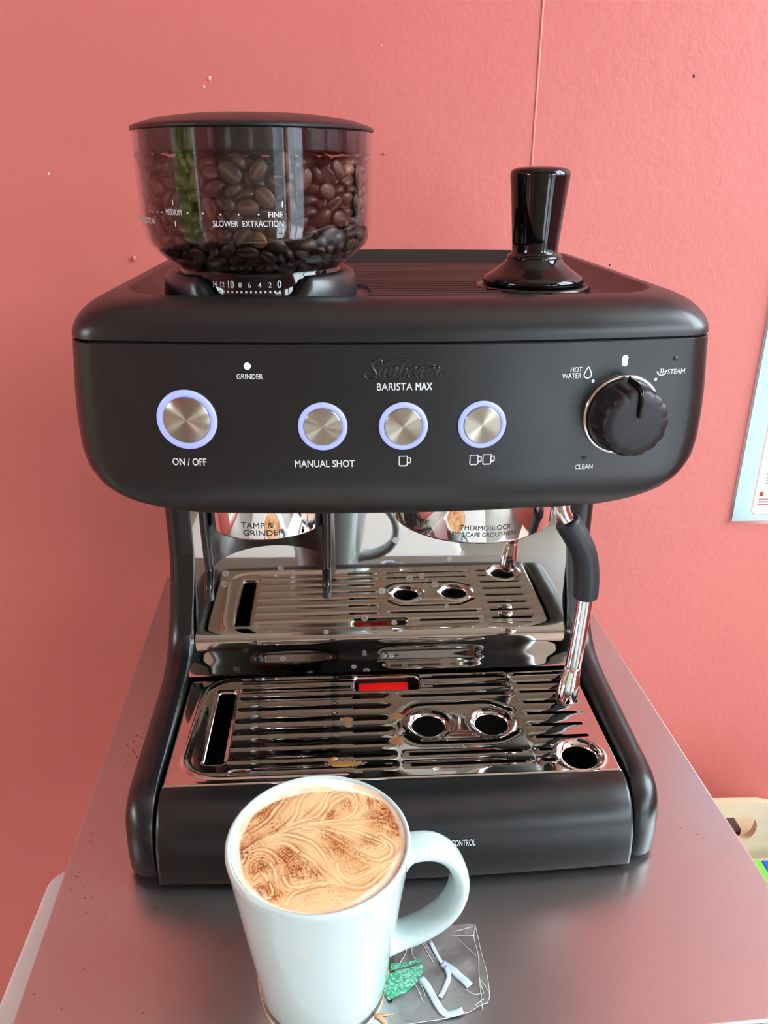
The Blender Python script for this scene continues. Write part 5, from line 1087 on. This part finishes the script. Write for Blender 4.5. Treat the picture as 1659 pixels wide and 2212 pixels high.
mr = simple('red_ink', (.85, .10, .08), .4); mg = simple('grey_blue_ink', (.55, .66, .76), .5); ml = simple('pink_text_ink', (.88, .42, .38), .5)
for z, x in ((.1285, .4350), (.1000, .4310), (.0750, .4268)):
    flat('number_square', x, x+.0040, z, z+.0050, YP+.0004, mr, th=.0002)
    for k in range(3): flat('text_line', x, x+.050-.004*k, z-.0042-.0032*k, z-.0026-.0032*k, YP+.0004, ml, th=.0002)
def ellipse(cx, cz, rx, rz, y, mat, name):
    o = mesh(name, *prism([(cx+rx*math.cos(2*PI*i/24), cz+rz*math.sin(2*PI*i/24)) for i in range(24)], y, y+.0002), mat, None, smooth=False); keep(o, ps)
ellipse(.4440, .0820, .0060, .0050, YP+.0004, mg, 'small_picture'); ellipse(.4530, .1830, .0110, .0030, YP+.0008, mg, 'small_picture')
ellipse(.4630, .2300, .0150, .0130, YP+.0008, simple('pale_cup_ink', (.50, .74, .88), .5), 'small_picture')

# ------------------------------------------------------------------ things beyond the bench
# low cream shelf unit and crate on the right
M['cream'] = (lambda t: (t.link(t.ramp(t.noise(8, 4, t.coords((1, 1, 6))), [(.3, (.66, .55, .34, 1)), (.7, (.74, .63, .42, 1))]), t.b.inputs['Base Color']), t.set(Roughness=.5), t.m)[-1])(NT('cream_board'))
low = mesh('low_cabinet', *box(.30, .84, -.20, .366, RZ0, -.372), simple('pale_cream_laminate', (.70, .58, .45), .4), smooth=False); bevel(low, .004, 2)
tag(low, 'low cream cabinet below and right of the steel bench', 'cabinet')
crate = empty('cream_crate', (.43, .30, -.372)); tag(crate, 'cream crate with a rounded handle hole standing on the low cabinet', 'crate')
def crate_face():
    # front board with an oval hand hole, built as an outline with a hole
    bm = bmesh.new()
    outer = [(.330, -.372)]+[(.520, -.372)]+[(.520, -.345)]+[(.518-.0, -.330), (.508, -.312), (.492, -.297), (.474, -.2875), (.4560, -.2830), (.330, -.2790)]
    hole = rrect(.395, .4600, -.3420, -.3050, .017, 6)
    o1 = [bm.verts.new((x, .288, z)) for x, z in outer]; h1 = [bm.verts.new((x, .288, z)) for x, z in hole]
    e = [bm.edges.new((o1[i], o1[(i+1) % len(o1)])) for i in range(len(o1))]+[bm.edges.new((h1[i], h1[(i+1) % len(h1)])) for i in range(len(h1))]
    bmesh.ops.triangle_fill(bm, use_beauty=True, edges=e)
    r = bmesh.ops.extrude_face_region(bm, geom=list(bm.faces)); bmesh.ops.translate(bm, verts=[g for g in r['geom'] if isinstance(g, bmesh.types.BMVert)], vec=(0, .008, 0))
    bm.verts.index_update(); v = [tuple(p.co) for p in bm.verts]; f = [tuple(q.index for q in p.verts) for p in bm.faces]; bm.free(); return v, f
keep(mesh('front_board', *crate_face(), M['cream'], None, smooth=False), crate)
keep(mesh('crate_box', *join(box(.330, .338, .296, .360, -.372, -.352), box(.512, .520, .296, .360, -.372, -.352), box(.338, .512, .352, .360, -.372, -.352), box(.338, .512, .296, .352, -.372, -.366)), M['cream'], None, smooth=False), crate)
keep(bevel(mesh('crate_content', *box(.350, .4535, .304, .345, -.366, -.3405), simple('grey_brown_content', (.12, .09, .08), .8), None, smooth=False), .003), crate)  # dark grey-brown block that shows through the lower part of the hand hole
pk = empty('blue_packet', (.50, .24, -.372)); tag(pk, 'bright blue packet with green edge lying on the low cabinet', 'packet')
keep(bevel(mesh('packet_body', *box(.4600, .60, .150, .268, -.372, -.352), simple('bright_blue_print', (.01, .12, .80), .35), None, smooth=False), .003), pk)
g_ = mesh('packet_edge', *box(.4500, .4605, .150, .268, -.3715, -.353), simple('lime_green_print', (.20, .72, .08), .35), None, smooth=False); g_['label'] = 'lime green edge'; keep(g_, pk)
# white appliance top under the left edge
def white_cab():
    pl = rrect(-.2290, .12, -.62, -.004, .015, 8); loops = []
    for e, z in ((0, RZ0), (0, -.036), (.0008, -.0335), (.003, -.032)):
        loops.append([(x+(e if x < -.05 else -e), y+(e if y < -.3 else -e), z) for x, y in pl])
    return loft(loops, True, True, True)
tag(mesh('white_cabinet', *white_cab(), simple('white_enamel', (.70, .76, .74), .3), angle=40), 'white rounded cabinet top jutting out under the left edge of the steel bench', 'cabinet')

# coffee grounds scattered on the bench
random.seed(5); parts = []
def crumb(x, y, s, z0):
    k = [random.uniform(.6, 1.2) for _ in range(6)]
    v = [(x+s*k[i]*math.cos(PI/3*i), y+s*k[i]*math.sin(PI/3*i), z0) for i in range(6)]+[(x, y, z0+s*.8)]
    return v, [(i, (i+1) % 6, 6) for i in range(6)]
for _ in range(55):
    x = random.gauss(-.183, .007); y = random.gauss(.075, .012)
    if x < -.166: parts.append(crumb(x, y, random.uniform(.0003, .0007), .0001))
for _ in range(60):
    x = random.uniform(-.20, -.172); y = random.uniform(-.13, .03); parts.append(crumb(x, y, random.uniform(.0002, .0004), .0001))
for _ in range(26):
    x = random.uniform(.168, .215); y = random.uniform(-.14, .12); parts.append(crumb(x, y, random.uniform(.0002, .0004), .0001))
tag(mesh('coffee_grounds', *join(*parts), simple('ground_coffee', (.07, .03, .015), .8), smooth=False), 'scattered brown coffee grounds on the steel bench', 'coffee grounds', kind='stuff')
